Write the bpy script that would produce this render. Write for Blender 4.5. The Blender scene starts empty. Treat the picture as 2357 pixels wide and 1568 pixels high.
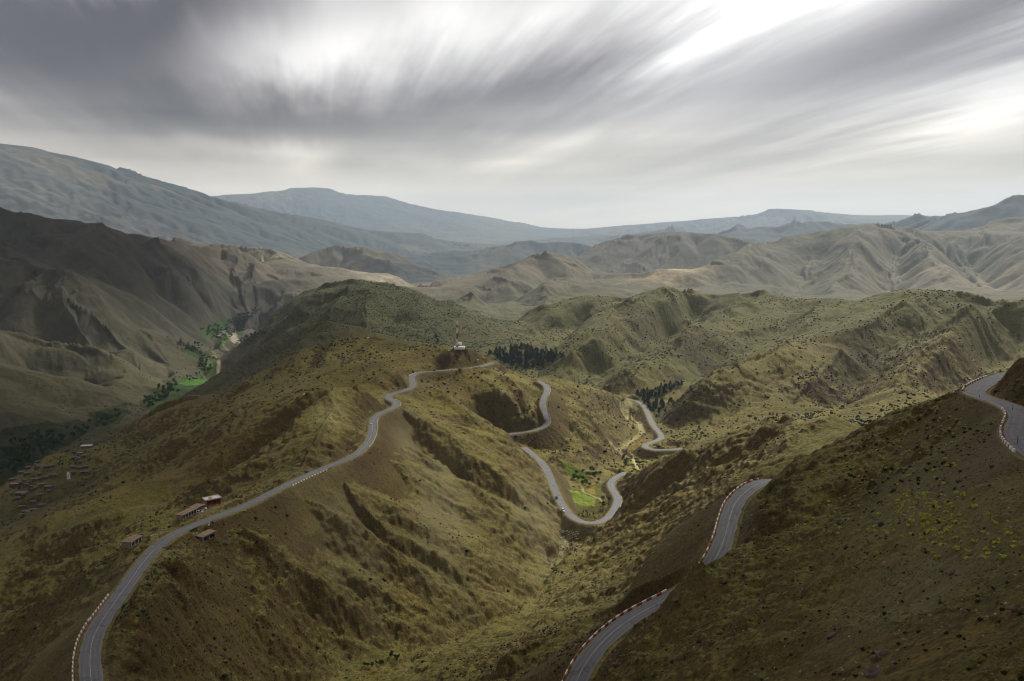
import bpy, math, random, time
import numpy as np
from concurrent.futures import ThreadPoolExecutor
from mathutils import Vector
T0 = time.time()
def log(*a): print('[%.1fs]' % (time.time() - T0), *a, flush=True)
TP = ThreadPoolExecutor(4)
scene = bpy.context.scene
rng = np.random.default_rng(7)
random.seed(7)
DENS = 1.0
# ------------------------------------------------------------------ camera model (photo measured on a 2357 x 1568 grid)
F, CU, CV = 1961.0, 1178.5, 784.0
PITCH = math.radians(8.1)
SP, CP = math.sin(PITCH), math.cos(PITCH)
def ray(u, v):
    x = (u - CU) / F; k = -(v - CV) / F
    X, Y, Z = x, CP + k * SP, -SP + k * CP
    h = math.hypot(X, Y)
    return math.atan2(X, Y), Z / h
def pt(u, v, val):
    """photo direction plus distance (val > 0, metres) or ground height (val < 0)  ->  (az, r, z)"""
    az, s = ray(u, v)
    if val > 0: return az, val, s * val
    return az, val / s, val
def xyz(u, v, val):
    az, r, z = pt(u, v, val)
    return Vector((r * math.sin(az), r * math.cos(az), z))
# ------------------------------------------------------------------ surveyed lines: (u, v, val) ; back = (distance factor, drop in m) behind a crest
S = []
def line(pts, back=None): S.append((pts, back))
def H(*pts):
    for u, r, z in pts: HP.append((ray(u, 800)[0], r, z))
HP = []
# far ranges
line([(300,470,21000),(505,448,21000),(553,447,21500),(600,441,22000),(616,442,22000),(657,434,22000),(690,434,22000),(727,432,22000),(784,437,22000),(818,448,22000),(912,452,22000),(959,465,22000),(1020,482,22000),(1121,497,22500),(1188,509,23000),(1239,517,23000),(1272,529,24000),(1306,541,24000)],(1.2,700))
line([(1290,537,19000),(1323,528,19000),(1390,523,19000),(1458,518,19000),(1568,509,19000),(1624,503,19000),(1691,499,19000),(1742,484,19000),(1792,480,19000),(1860,485,19000),(1887,486,19000),(1927,491,19000),(1988,496,19000),(2062,495,19000),(2200,500,19000),(2500,490,19000)],(1.2,700))
line([(-350,310,11000),(-150,330,11500),(0,339,12000),(58,342,12000),(114,347,12000),(168,362,12000),(230,380,12000),(286,391,12000),(345,395,12000),(404,421,12000),(458,433,12000),(505,448,12000),(573,465,12200),(640,485,12500),(690,504,12700),(784,512,12800),(845,528,12800),(895,534,12500),(940,538,12200),(993,536,12000),(1025,545,12000),(1053,553,12000),(1121,562,12000)],(1.2,900))
line([(1110,566,13500),(1200,556,14000),(1290,548,14000),(1340,545,14000),(1367,539,14000),(1400,546,14000),(1470,531,14000),(1520,518,14000),(1560,515,14000),(1585,522,14000),(1612,538,14000)],(1.15,500))
line([(1600,545,10500),(1617,540,10500),(1650,527,10500),(1681,518,10500),(1721,518,10500),(1758,526,10500),(1790,514,10500),(1822,503,10500),(1839,503,10500),(1856,511,10500),(1903,512,10500),(1944,515,10500),(1971,522,10500),(2011,517,10500),(2062,498,10500),(2112,485,10500),(2139,491,10500),(2170,500,10000)],(1.15,500))
line([(2040,522,8500),(2085,511,8500),(2146,490,8500),(2197,481,8500),(2247,466,8500),(2298,452,8500),(2325,448,8500),(2400,446,8500),(2650,420,8500)],(1.15,500))
line([(905,596,8500),(953,590,8500),(1000,583,8500),(1060,576,8500),(1110,567,8500),(1155,560,8500),(1182,554,8500),(1200,557,8500),(1222,554,8500),(1273,559,8500),(1310,557,8500),(1360,561,8500)],(1.15,350))
line([(1300,600,6500),(1324,583,6500),(1364,559,6500),(1424,543,6500),(1485,543,6500),(1539,535,6500),(1573,538,6500),(1607,544,6500),(1640,543,6400),(1690,546,6300),(1725,549,6200),(1760,556,6000)],(1.15,400))
# tan hills on the right
line([(1356,641,4100),(1409,633,4100),(1460,629,4100),(1511,624,4100),(1540,628,4100),(1573,621,4200),(1615,608,4300),(1657,594,4400),(1684,577,4600),(1715,564,4800),(1760,556,5000),(1816,548,5200),(1866,544,5300),(1910,538,5400),(1967,523,5500),(2011,515,5500),(2034,510,5500),(2062,510,5500),(2089,519,5600),(2130,526,5800),(2180,528,6000),(2247,513,6200),(2310,505,6400),(2357,500,6500),(2600,490,6500)],(1.13,330))
for a in ([(2034,512,5450),(1985,560,4820),(1960,600,4390),(1940,640,4080),(1880,668,3830)],
          [(2089,522,5500),(2140,580,4720),(2180,620,4280),(2200,660,3980)],
          [(1760,560,4920),(1745,600,4390),(1700,640,4080),(1660,668,3850)],
          [(2247,517,6100),(2290,570,5150),(2357,640,4350)]): line(a)
for a in ([(1880,600,4870),(1850,650,4350),(1800,678,3960)],[(2060,580,5100),(2060,640,4520),(2060,680,4030)],[(2240,600,5300),(2260,650,4600),(2300,680,4150)]): line(a)
line([(1500,672,3500),(1650,684,3450),(1900,690,3400),(2100,690,3400),(2300,690,3400),(2550,690,3400)])
# hill right of centre, dark
line([(953,658,5000),(990,650,4900),(1037,637,4800),(1088,624,4700),(1150,606,4600),(1195,593,4500),(1239,579,4500),(1263,581,4500),(1317,586,4500),(1350,605,4400),(1400,628,4300)],(1.13,330))
line([(1020,700,2900),(1060,681,2900),(1088,671,2900),(1110,684,2900),(1140,706,2850)],(1.07,85)); line([(1070,716,2680),(1120,722,2650)])
line([(1150,700,3050),(1200,672,3150),(1240,652,3250),(1276,635,3350),(1300,645,3350),(1340,657,3350),(1400,660,3300)],(1.07,100)); line([(1278,637,3330),(1262,665,3080),(1240,690,2900)])
line([(1186,730,2700),(1250,708,2720),(1330,690,2950),(1420,680,3000)]); line([(1200,700,2950),(1320,675,3100)])
line([(1239,581,4450),(1205,615,4100),(1160,645,3750)]); line([(1263,583,4450),(1310,608,4200)]); line([(1150,615,4500),(1120,650,4000)])
line([(960,660,4500),(1020,665,4000),(1080,655,3900)])
# left of centre
line([(704,577,6000),(741,563,6000),(784,561,6000),(834,566,6000),(861,566,6000),(909,581,5900),(953,603,5700),(1020,623,5500),(1045,635,5400)],(1.13,300))
line([(371,549,5000),(405,543,5000),(460,550,5000),(505,560,5000),(539,561,5000),(566,558,5000),(607,564,5000),(674,577,4900),(730,592,4800),(784,610,4700),(852,629,4600),(919,631,4500),(1017,646,4400)],(1.12,220))
line([(700,632,4150),(800,640,4000),(900,650,3900)])
# big dark hill, left
line([(-350,420,3600),(-120,452,3600),(0,467,3600),(44,486,3600),(111,498,3600),(142,506,3600),(175,515,3600),(236,516,3600),(263,520,3600),(303,533,3700),(371,545,3850),(438,556,4050),(522,566,4250),(556,576,4300),(607,594,4350),(640,607,4300),(691,617,4250),(742,628,4200),(775,640,4100)],(1.18,380))
line([(0,560,3200),(60,620,2950),(160,640,2850),(250,680,2800),(300,720,2800),(383,770,2700),(447,777,2700),(485,790,2680)],(1.05,35))
line([(236,520,3500),(330,600,3300),(420,640,3350),(480,665,3480)])
line([(556,578,4270),(575,615,3980),(600,655,3750),(640,675,3600)]); line([(640,609,4250),(670,640,3900),(700,645,3800)])
line([(-300,700,2500),(-100,740,2400),(100,770,2450),(222,816,2350),(306,857,2250),(383,893,2150)],(1.06,55))
line([(300,600,3450),(400,700,3150)]); line([(150,600,3150),(250,640,3050),(340,690,2950)])
line([(-350,800,2000),(-150,810,2050),(0,821,2250),(64,844,2200),(120,849,2150),(192,864,2120),(222,877,2100),(306,918,2020),(332,936,1960)],(1.06,45))
line([(0,900,1980),(60,950,1850),(100,985,-390)]); line([(180,930,1950),(250,950,-394)])
# valley floor, left
line([(-300,1200,-405),(-120,1150,-402),(0,1075,-400),(60,1035,-400),(130,1015,-400),(200,975,-400),(290,945,-400),(340,918,-400),(380,905,-400),(400,880,-400),(440,885,-400),(470,870,-400),(455,840,-400),(480,825,-400),(500,800,-400),(470,800,-400),(490,765,-400),(530,755,-400),(548,742,-400)])
line([(545,785,-398),(590,800,-394)])
# dark green hill
line([(555,775,2900),(573,761,2950),(600,733,2900),(640,701,2850),(674,678,2600),(708,654,2500),(735,646,2450),(784,641,2400),(804,640,2400),(850,643,2350),(895,653,2300),(909,649,2300),(946,660,2250),(986,680,2200),(1040,700,2200),(1088,711,2200),(1124,724,2150),(1150,735,2150)],(1.12,110))
line([(909,650,2280),(880,700,2100),(850,740,1950),(840,765,1850)])
line([(735,650,2400),(700,700,2250),(650,740,2250)]); line([(1040,702,2150),(1010,750,1950),(960,780,1800)])
line([(960,700,2080),(920,745,1950),(900,768,1850)]); line([(1100,740,2000),(1060,790,1800),(1090,808,1700)])
# grey green ridge before it
line([(515,868,2150),(560,848,2050),(600,825,1950),(640,798,1850),(690,770,1780),(730,752,1730),(770,745,1700),(800,747,1650),(830,768,1600)],(1.08,90))
# green hills on the right
line([(1165,748,2150),(1199,719,2150),(1222,702,2150),(1290,692,2150),(1357,681,2150),(1407,675,2150),(1441,685,2150),(1492,680,2100),(1568,678,2050),(1600,669,2050),(1640,678,2050),(1691,678,2050),(1742,669,2050),(1789,674,2050),(1843,687,2000),(1897,689,2000),(1944,693,1950),(1995,693,1900),(2045,686,1850),(2096,674,1800),(2180,664,1750),(2214,664,1750),(2264,674,1700),(2298,680,1700),(2332,681,1700),(2357,669,1700),(2600,640,1600)],(1.12,150))
for a in ([(1600,671,2030),(1540,700,1910),(1458,738,1780),(1400,770,1670),(1330,815,1550),(1290,850,1490),(1225,858,1560)],
          [(1742,671,2000),(1700,720,1800),(1640,745,1690),(1560,780,1580),(1480,830,1440),(1400,868,1360)],
          [(2180,668,1730),(2100,720,1560),(2000,755,1450),(1890,776,1380),(1800,812,1285),(1714,851,1215),(1640,880,1170),(1586,900,1180),(1560,935,1140)],
          [(2330,690,1650),(2250,760,1420),(2174,820,1220),(2072,882,1070),(2010,930,985),(1960,950,955)],
          [(1407,676,2150),(1380,720,1950),(1340,760,1800),(1300,790,1700)]): line(a)
for a in ([(1340,850,1560),(1380,890,1420),(1430,915,1290)],
          [(1860,715,1850),(1790,750,1695),(1720,790,1575),(1663,815,1505),(1600,850,1430),(1550,875,1390),(1509,903,1340)],
          [(2230,730,1650),(2120,780,1490),(2040,830,1360),(1995,858,1280),(1918,925,1140),(1850,950,1060)],
          [(1590,715,1985),(1510,765,1790),(1440,815,1610),(1400,842,1555)],[(1290,750,2000),(1240,790,1830),(1200,825,1700)],
          [(1700,690,1985),(1640,715,1855)],[(2300,760,1560),(2230,820,1300),(2130,890,1120)]): line(a)
line([(1150,800,1720),(1200,830,1680),(1240,845,1600)]); line([(1180,855,1560),(1130,840,1560)])
line([(1500,930,-280),(1510,960,-278),(1540,990,-272),(1560,1010,-262),(1640,1000,960),(1740,960,930)])
line([(1440,930,-280),(1440,960,-280),(1480,980,-280),(1475,1000,-280),(1440,1025,-279),(1430,1035,-279),(1455,1045,-279),(1465,1070,-277)])
# ridge with the road : skyline
line([(-300,1260,-380),(-120,1160,-365),(0,1100,-352),(38,1076,-345),(102,1045,-340),(166,1022,-335),(222,997,-325),(255,987,-318),(306,958,-300),(332,938,-290),(378,920,-278),(447,907,-265),(485,895,-255),(536,879,-240),(596,856,-220),(622,833,-205),(670,810,-192),(724,792,-180),(775,785,-172),(800,775,-167),(847,769,-165),(903,772,-163),(941,785,-166),(954,789,-166),(975,787,-165),(1005,795,-165),(1044,799,-162),(1069,800,-162),(1107,819,-172),(1133,829,-178),(1159,841,-186),(1193,855,-194),(1225,868,-200)],(1.09,45))
line([(1262,872,-206),(1290,872,-212),(1321,877,-220),(1372,895,-235),(1400,906,-248),(1423,916,-262),(1436,930,-273)],(1.1,40))
line([(1330,930,-230),(1380,980,-248),(1410,1020,-266)]); line([(1290,960,-228),(1330,1010,-246),(1380,1050,-262),(1420,1075,-270)])
# inner crests of the ridge
line([(760,875,-172),(814,859,-168),(852,849,-164),(890,846,-163),(924,857,-166),(938,866,-170)],(1.05,14))
line([(332,1015,-290),(383,992,-262),(485,976,-225),(540,965,-210),(596,955,-196),(640,930,-180),(680,910,-166),(701,905,-161),(740,907,-160),(780,896,-158),(826,887,-156),(850,893,-160),(880,912,-170)],(1.06,22))
line([(596,1096,-186),(648,1061,-176),(699,1028,-167),(735,1012,-166),(755,985,-165),(780,950,-164),(800,920,-162)])
line([(800,985,-170),(830,975,-175)]); line([(560,1125,-182),(640,1100,-177),(720,1070,-175),(790,1040,-174)])
line([(900,800,-172),(960,815,-172),(1010,825,-172),(1060,828,-170)]); line([(750,845,-182),(800,830,-180),(860,815,-175)])
line([(640,880,-200),(700,865,-195),(760,845,-186)])
# brown face left of the kiosks, gullies and village slope
line([(650,990,-190),(600,1040,-205),(520,1090,-215),(440,1130,-230),(380,1150,-238)]);line([(480,1010,-238),(420,1060,-250),(330,1100,-262)])
line([(306,1035,-292),(217,1073,-318),(153,1112,-328),(80,1150,-340),(0,1185,-350)])
line([(280,1000,-312),(200,1045,-330),(120,1075,-338),(60,1110,-343)]); line([(60,1135,-340),(130,1120,-333),(190,1090,-325),(250,1050,-308)])
line([(-200,1330,-285),(-60,1262,-275),(0,1231,-268),(51,1213,-262),(100,1190,-254),(153,1167,-245),(220,1135,-243),(300,1110,-240)],(1.07,26))
line([(-200,1480,-235),(-60,1425,-228),(26,1397,-220),(70,1382,-212),(115,1367,-204),(150,1340,-196),(179,1308,-190),(220,1290,-180),(255,1280,-171),(290,1262,-164)],(1.08,28))
line([(0,1290,-262),(100,1250,-245),(200,1210,-232),(300,1170,-225)]); line([(0,1340,-256),(120,1290,-232),(200,1262,-220)])
H((200,560,-228),(300,560,-205),(400,570,-200),(480,600,-202),(100,670,-262),(0,680,-278))
line([(0,1568,-200),(60,1520,-196),(100,1460,-192)]); line([(100,1568,-172),(140,1450,-166),(190,1390,-160)]); line([(-200,1560,-250),(-100,1640,-235)])
# platform by the kiosks
line([(290,1268,-160),(330,1235,-161),(400,1200,-165),(440,1178,-168),(500,1160,-171),(540,1145,-173)])
# flank below the road, right side : spur crests and gullies towards the stream
line([(262,1568,-140),(300,1480,-139),(340,1400,-141),(372,1340,-146),(410,1290,-156),(470,1240,-165)])
for a in ([(380,1568,-153),(430,1500,-160),(430,1420,-158),(440,1350,-162)],
          [(480,1250,-166),(560,1320,-184),(640,1390,-200),(720,1450,-216),(800,1510,-228)],
          [(560,1175,-172),(680,1270,-192),(800,1350,-210),(900,1420,-228),(960,1470,-240)],
          [(680,1115,-177),(800,1200,-197),(950,1300,-222),(1100,1370,-246),(1180,1410,-256)],
          [(760,1080,-180),(900,1150,-200),(1050,1230,-225),(1180,1300,-248),(1240,1340,-262)],
          [(870,1000,-180),(980,1080,-203),(1100,1150,-225),(1220,1210,-250),(1290,1240,-266)],
          [(930,940,-180),(1050,1010,-200),(1150,1070,-220),(1230,1120,-240),(1300,1195,-260)],
          [(970,900,-182),(1060,950,-196),(1130,985,-206),(1180,1010,-214),(1210,1035,-230)],
          [(1130,850,-182),(1170,900,-196),(1200,940,-218),(1235,960,-222)]): line(a)
for a in ([(620,1205,-186),(740,1310,-208),(850,1400,-226),(930,1480,-238)],
          [(720,1125,-182),(860,1230,-212),(1010,1330,-238),(1120,1400,-252)],
          [(840,1110,-194),(960,1160,-213),(1110,1250,-238),(1220,1320,-262)],
          [(950,1010,-198),(1060,1080,-217),(1180,1150,-240)],
          [(1030,880,-190),(1080,930,-200),(1150,985,-212)]): line(a)
# stream below
line([(700,1640,-225),(850,1568,-228),(920,1520,-234),(980,1485,-240),(1050,1450,-247),(1130,1415,-254),(1200,1375,-260),(1250,1335,-265),(1265,1310,-267),(1290,1270,-269),(1300,1245,-270),(1330,1225,-271)])
line([(1330,1120,-265),(1360,1150,-266),(1390,1090,-268),(1400,1130,-266),(1370,1175,-265),(1440,1068,-274)]); line([(1330,1090,-262),(1300,1060,-254)])
# right : rocky ridge
line([(1436,1086,-258),(1474,1073,-240),(1525,1046,-212),(1571,1031,-196),(1602,1021,-184),(1653,1010,-172),(1722,994,-160),(1760,974,-151),(1799,958,-146),(1837,963,-146),(1870,960,-143),(1914,956,-140),(1939,961,-141),(1970,975,-143),(2010,985,-142),(2100,990,-140)],(1.1,50))
line([(1450,1130,-238),(1520,1110,-218),(1600,1080,-196),(1680,1050,-176),(1760,1030,-156),(1850,1015,-144)])
line([(1410,1210,-248),(1480,1180,-228),(1560,1150,-204),(1650,1110,-180),(1720,1085,-155)])
line([(1700,1080,-152),(1780,1060,-140),(1860,1035,-134)])
line([(1330,1260,-262),(1400,1280,-242),(1480,1260,-214),(1560,1220,-186),(1620,1190,-155)])
line([(1270,1340,-258),(1350,1350,-232),(1450,1340,-196),(1540,1320,-157),(1600,1300,-128)])
line([(1120,1440,-245),(1200,1440,-222),(1300,1420,-194),(1400,1390,-168),(1470,1380,-145)])
line([(1000,1500,-230),(1100,1500,-208),(1200,1480,-186),(1300,1460,-160)]); line([(900,1568,-222),(1020,1568,-195),(1150,1550,-172),(1250,1530,-150)])
line([(1100,1660,-150),(1200,1640,-143)])
# near slope on the right : crest under the upper road, and the slope towards the viewer
line([(1764,1102,343),(1782,1084,335),(1805,1066,340),(1845,1050,358),(1888,1034,-102),(1939,1015,-99),(2016,987,-91),(2080,952,-83),(2130,925,-74),(2179,902,-62),(2200,896,-59)],(1.13,35))
line([(1745,1150,-104),(1830,1110,-92),(1930,1080,-86),(2040,1040,-77),(2150,980,-68),(2230,935,-59)])
line([(1720,1260,-107),(1800,1210,-99),(1900,1180,-88),(2000,1150,-79),(2120,1090,-68),(2240,1030,-56),(2320,1045,-51)])
line([(1531,1366,-113),(1568,1338,-104),(1602,1314,-98),(1635,1300,-97),(1691,1272,-98),(1740,1255,-97)],(1.06,3))
line([(1800,1300,-88),(1900,1270,-79),(2020,1220,-70),(2150,1170,-59),(2300,1110,-48),(2450,1080,-42)])
line([(1380,1568,-121),(1400,1520,-123),(1440,1470,-121),(1500,1430,-115),(1600,1430,-98),(1700,1400,-88),(1850,1370,-76),(2000,1320,-66),(2150,1270,-55),(2300,1220,-45),(2500,1180,-38)])
line([(1500,1568,-99),(1600,1520,-88),(1750,1480,-75),(1900,1440,-65),(2050,1400,-56),(2200,1350,-48),(2350,1320,-40)])
line([(1620,1568,-83),(1800,1568,-64),(2000,1530,-50),(2150,1490,-44),(2357,1430,-37),(2500,1400,-34)])
line([(2000,1568,-46),(2200,1568,-39),(2357,1540,-35),(2500,1500,-33)])
# rock cut above the upper road
line([(2272,866,348),(2290,851,346),(2310,836,343),(2335,820,340),(2357,808,338),(2420,775,335),(2550,715,330)],(1.06,8))
H((1178,20,-17),(400,20,-17),(2000,20,-17),(-300,20,-17),(2600,20,-17),(-300,60,-60),(100,60,-60),(600,60,-60),(1000,60,-55),(1400,55,-46),(1800,50,-38),(2100,45,-32),(2500,40,-28),(-300,150,-125),(100,150,-115),(600,150,-115),(1000,150,-112),(1250,130,-95),(600,260,-165),(900,260,-170),(1100,230,-150),(400,220,-140),(-100,250,-170),(1350,150,-98))
H((700,330,-200),(800,330,-198),(600,330,-190))
for _u in (-300,100,500,900,1300,1700,2100,2600): H((_u,27300,-1000),(_u,31000,-1200))
line([(522,600,4020),(535,650,3750),(550,700,3560)]); line([(470,600,3800),(500,640,3600)]); line([(470,700,3450),(510,715,3450)])
# ------------------------------------------------------------------ roads (photo line + height)
ROAD = [(225,1640,-134),(215,1600,-136),(208,1566,-138),(202,1500,-140.5),(212,1461,-142),(236,1423,-144),(277,1372,-148),(310,1321,-152),(345,1270,-156),(373,1244,-159),(419,1218,-162),(485,1193,-166),(562,1170,-171),(596,1150,-172.5),(635,1130,-174),(673,1109,-176),(724,1086,-178),(775,1066,-179),(814,1053,-179.5),(837,1038,-180),(852,1012,-180),(862,992,-180),(855,974,-180),(857,961,-180),(873,951,-180),(903,941,-180),(921,932,-180),(913,925,-180),(901,921,-180),(889,915,-180.3),(888,910,-180.6),(916,902,-181),(947,897,-181),(957,891,-181),(949,879,-181),(944,869,-181),(949,861,-181),(967,856,-181),(1005,854,-181),(1044,851,-181.5),(1095,847,-182),(1120,842,-182.5),(1133,835,-183)]
ROAD2 = [(1240,878,-201),(1252,883,-203),(1263,890,-204),(1262,900,-206),(1252,915,-209.5),(1245,930,-213.5),(1252,946,-219),(1262,964,-226),(1265,976,-231),(1249,989,-235),(1219,994,-237),(1193,995.5,-238.5),(1156,1001,-240.5),(1130,1010,-243)]
ROAD3 = [(1205,1030,-246),(1224,1045,-247),(1249,1061,-248),(1262,1086,-250),(1270,1112,-252.5),(1282,1143,-255),(1295,1166,-257.5),(1313,1193,-260),(1336,1206,-261.5),(1372,1208,-262),(1397,1199,-262.5),(1413,1180,-263),(1425,1150,-263),(1423,1140,-263),(1405,1125,-263),(1402,1114,-263),(1410,1102,-263),(1423,1095,-263),(1440,1088,-263.5)]
ROAD4 = [(1620,1030,-266),(1571,1033,-267.5),(1538,1036,-269),(1500,1038,-270),(1479,1030,-270.5),(1479,1024,-271),(1500,1018,-271),(1523,1012,-271.5),(1528,1006,-272),(1517,994,-272),(1502,979,-273),(1494,958,-274),(1487,941,-275),(1477,928,-275.5),(1466,921,-276),(1438,918,-276.5),(1425,914,-277)]
ROAD5 = [(1312,1610,-137),(1325,1568,-134.5),(1345,1525,-132),(1374,1485,-130),(1430,1433,-128),(1480,1407,-127),(1525,1384,-125.5),(1590,1350,-121),(1640,1310,-114.5),(1664,1265,-112.5),(1673,1220,-110.5),(1682,1173,-108.5),(1692,1155,-107.8),(1710,1134,-106.5),(1738,1113,-105.3),(1762,1106,-107.5),(1790,1104,-112),(1822,1107,-117)]
ROAD6 = [(2400,850,-63),(2330,856,-62),(2300,866,-61.5),(2262,885,-60.5),(2235,899,-60),(2240,908,-59.5),(2262,914,-59),(2300,925,-57.5),(2345,939,-55.5),(2362,957,-54),(2350,975,-52.5),(2335,1000,-51),(2350,1022,-49.5),(2400,1055,-47)]
def catmull(P, step):
    P = [np.array(p, float) for p in P]; out = []
    Q = [2 * P[0] - P[1]] + P + [2 * P[-1] - P[-2]]
    for i in range(1, len(Q) - 2):
        p0, p1, p2, p3 = Q[i-1:i+3]
        n = max(2, int(np.linalg.norm((p2 - p1)[:2]) / step))
        for k in range(n):
            t = k / n
            out.append(0.5 * ((2*p1) + (-p0+p2)*t + (2*p0-5*p1+4*p2-p3)*t*t + (-p0+3*p1-3*p2+p3)*t**3))
    out.append(P[-1]); return np.array(out)
def road_curve(R, step=3.0):
    W = [xyz(*p) for p in R]
    c = catmull([(w.x, w.y, w.z) for w in W], 12)
    for _ in range(6): c[1:-1] = (c[:-2] + 2*c[1:-1] + c[2:]) / 4
    d = np.r_[0, np.cumsum(np.linalg.norm(np.diff(c[:, :2], axis=0), axis=1))]
    n = int(d[-1] / step); t = np.linspace(0, d[-1], n)
    return np.stack([np.interp(t, d, c[:, k]) for k in range(3)], 1)
ROADS = [road_curve(r) for r in (ROAD, ROAD2, ROAD3, ROAD4, ROAD5, ROAD6)]
def hidden_link(a, b, mid):
    c = catmull([tuple(a[-4]), tuple(a[-1])] + mid + [tuple(b[0]), tuple(b[3])], 8)
    return c
# ------------------------------------------------------------------ interpolate in (azimuth, ln distance)
CA, CL, CS, BK = [], [], [], []
def addc(az, r, z):
    CA.append(az); CL.append(math.log(r)); CS.append(z / r)
for pts, back in S:
    q = [pt(*p) for p in pts]
    for i in range(len(q)):
        addc(*q[i])
        if i < len(q) - 1:
            d = math.hypot(q[i+1][0]-q[i][0], math.log(q[i+1][1]/q[i][1])); n = int(d / 0.022)
            u0, v0, _ = pts[i]; u1, v1, _ = pts[i+1]
            for k in range(1, n + 1):
                t = k / (n + 1); r = math.exp(math.log(q[i][1])*(1-t) + math.log(q[i+1][1])*t)
                az, s = ray(u0*(1-t)+u1*t, v0*(1-t)+v1*t); addc(az, r, s * r)
    if back:
        for i, (az, r, z) in enumerate(q):
            zb = z - back[1]
            BK.append((az, r * back[0], max(zb, min(z - 15, -402 if (r > 1900 or az < -0.22) else -284)) if r < 5200 else max(zb, -520)))
for az, r, z in HP: addc(az, r, z)
for R in ROADS:
    last = None
    for x, y, z in R:
        a, l = math.atan2(x, y), 0.5 * math.log(x*x + y*y)
        if last is None or math.hypot(a-last[0], l-last[1]) > 0.018:
            addc(a, math.exp(l), z); last = (a, l)
CA, CL, CS = np.array(CA), np.array(CL), np.array(CS)
BK = [b for b in BK if np.min(np.hypot(CA-b[0], CL-math.log(b[1]))) > 0.038]
CA = np.r_[CA, [b[0] for b in BK]]; CL = np.r_[CL, [math.log(b[1]) for b in BK]]; CS = np.r_[CS, [b[2]/b[1] for b in BK]]
key = np.unique(np.stack([np.round(CA/0.004), np.round(CL/0.004)], 1), axis=0, return_index=True)[1]
CA, CL, CS = CA[key], CL[key], CS[key]
N = len(CA); log('controls', N)
MQ = 0.012 ** 2
D = np.sqrt((CA[:, None]-CA[None])**2 + (CL[:, None]-CL[None])**2 + MQ)
PM = np.stack([np.ones(N), CA, CL], 1)
Amat = np.zeros((N+3, N+3)); Amat[:N, :N] = D - np.eye(N) * 0.0012; Amat[:N, N:] = PM; Amat[N:, :N] = PM.T
W = np.linalg.solve(Amat, np.r_[CS, 0, 0, 0]); log('solved')
EA = 0.73
ga = np.arange(-EA, EA + 1e-6, 0.005); R0, R1 = 18.0, 30500.0
gl = np.arange(math.log(R0), math.log(R1) + 0.012, 0.01)
def ev(rows):
    l = gl[rows]
    A = np.broadcast_to(ga[None], (len(l), len(ga))).ravel(); L = np.repeat(l, len(ga))
    out = W[N] + W[N+1]*A + W[N+2]*L
    for i0 in range(0, N, 64):
        s = slice(i0, min(N, i0+64))
        out = out + np.sqrt((A[:, None]-CA[s][None])**2 + (L[:, None]-CL[s][None])**2 + MQ) @ W[s]
    return out.reshape(len(l), -1)
base = np.concatenate(list(TP.map(ev, np.array_split(np.arange(len(gl)), 60)))); log('base', base.shape)
# ------------------------------------------------------------------ fine polar grid
def spaced(a, b, f):
    out = [a]
    while out[-1] < b: out.append(out[-1] + f(out[-1]))
    return np.array(out)
az_in = np.arange(-0.60, 0.60, 0.00112 / DENS)
az_r = [0.60]
while az_r[-1] < math.pi: az_r.append(az_r[-1] + min(0.05, 0.0012 * 1.09 ** len(az_r)))
az_r = np.array(az_r[:-1]); az_r[-1] = math.pi
AZ = np.r_[-az_r[::-1], az_in[1:], az_r]
LR = [math.log(R0)]
while LR[-1] < math.log(R1):
    r = math.exp(LR[-1])
    LR.append(LR[-1] + (0.010 if r < 50 else 0.0026 if r < 5500 else 0.0035 if r < 24000 else 0.02) / DENS)
LR = np.array(LR); RR = np.exp(LR); NR, NA = len(LR), len(AZ); log('grid', NR, NA, NR*NA)
def cubic_matrix(x, x0, dx, n):
    t = (x - x0) / dx; i = np.clip(np.floor(t).astype(int), 1, n - 3); f = t - i
    w = np.stack([-.5*f+f*f-.5*f**3, 1-2.5*f*f+1.5*f**3, .5*f+2*f*f-1.5*f**3, -.5*f*f+.5*f**3], 1)
    return i, w
azc = np.clip(AZ, -0.72, 0.72)
i, w = cubic_matrix(azc, ga[0], 0.005, len(ga))
tmp = sum(base[:, i+k-1] * w[:, k][None] for k in range(4))
i, w = cubic_matrix(LR, gl[0], 0.01, len(gl))
Sg = sum(tmp[i+k-1] * w[:, k][:, None] for k in range(4))
side = np.clip((np.abs(AZ) - 0.72) / 0.8, 0, 1); side = side*side*(3-2*side)
gen = np.interp(LR, [math.log(18), math.log(100), math.log(1000), math.log(6000), math.log(31000)], [-.95, -.5, -.22, -.05, -.033])
Z = (Sg * (1-side)[None] + gen[:, None] * side[None]) * RR[:, None]
SA, CAz = np.sin(AZ), np.cos(AZ)
X = (RR[:, None] * SA[None]).astype(np.float32); Y = (RR[:, None] * CAz[None]).astype(np.float32)
Z = Z.astype(np.float32)
Z0 = Z.copy()
dAZ = np.gradient(AZ).astype(np.float32); dLR = np.gradient(LR).astype(np.float32)
def grad(z, r0=0, r1=None):
    rr = RR[r0:r1].astype(np.float32)[:, None]
    gr = np.gradient(z, axis=0) / (dLR[r0:r1][:, None] * rr)
    gt = np.gradient(z, axis=1) / (dAZ[None] * rr)
    sa, ca = SA.astype(np.float32)[None], CAz.astype(np.float32)[None]
    return gr*sa + gt*ca, gr*ca - gt*sa
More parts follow.
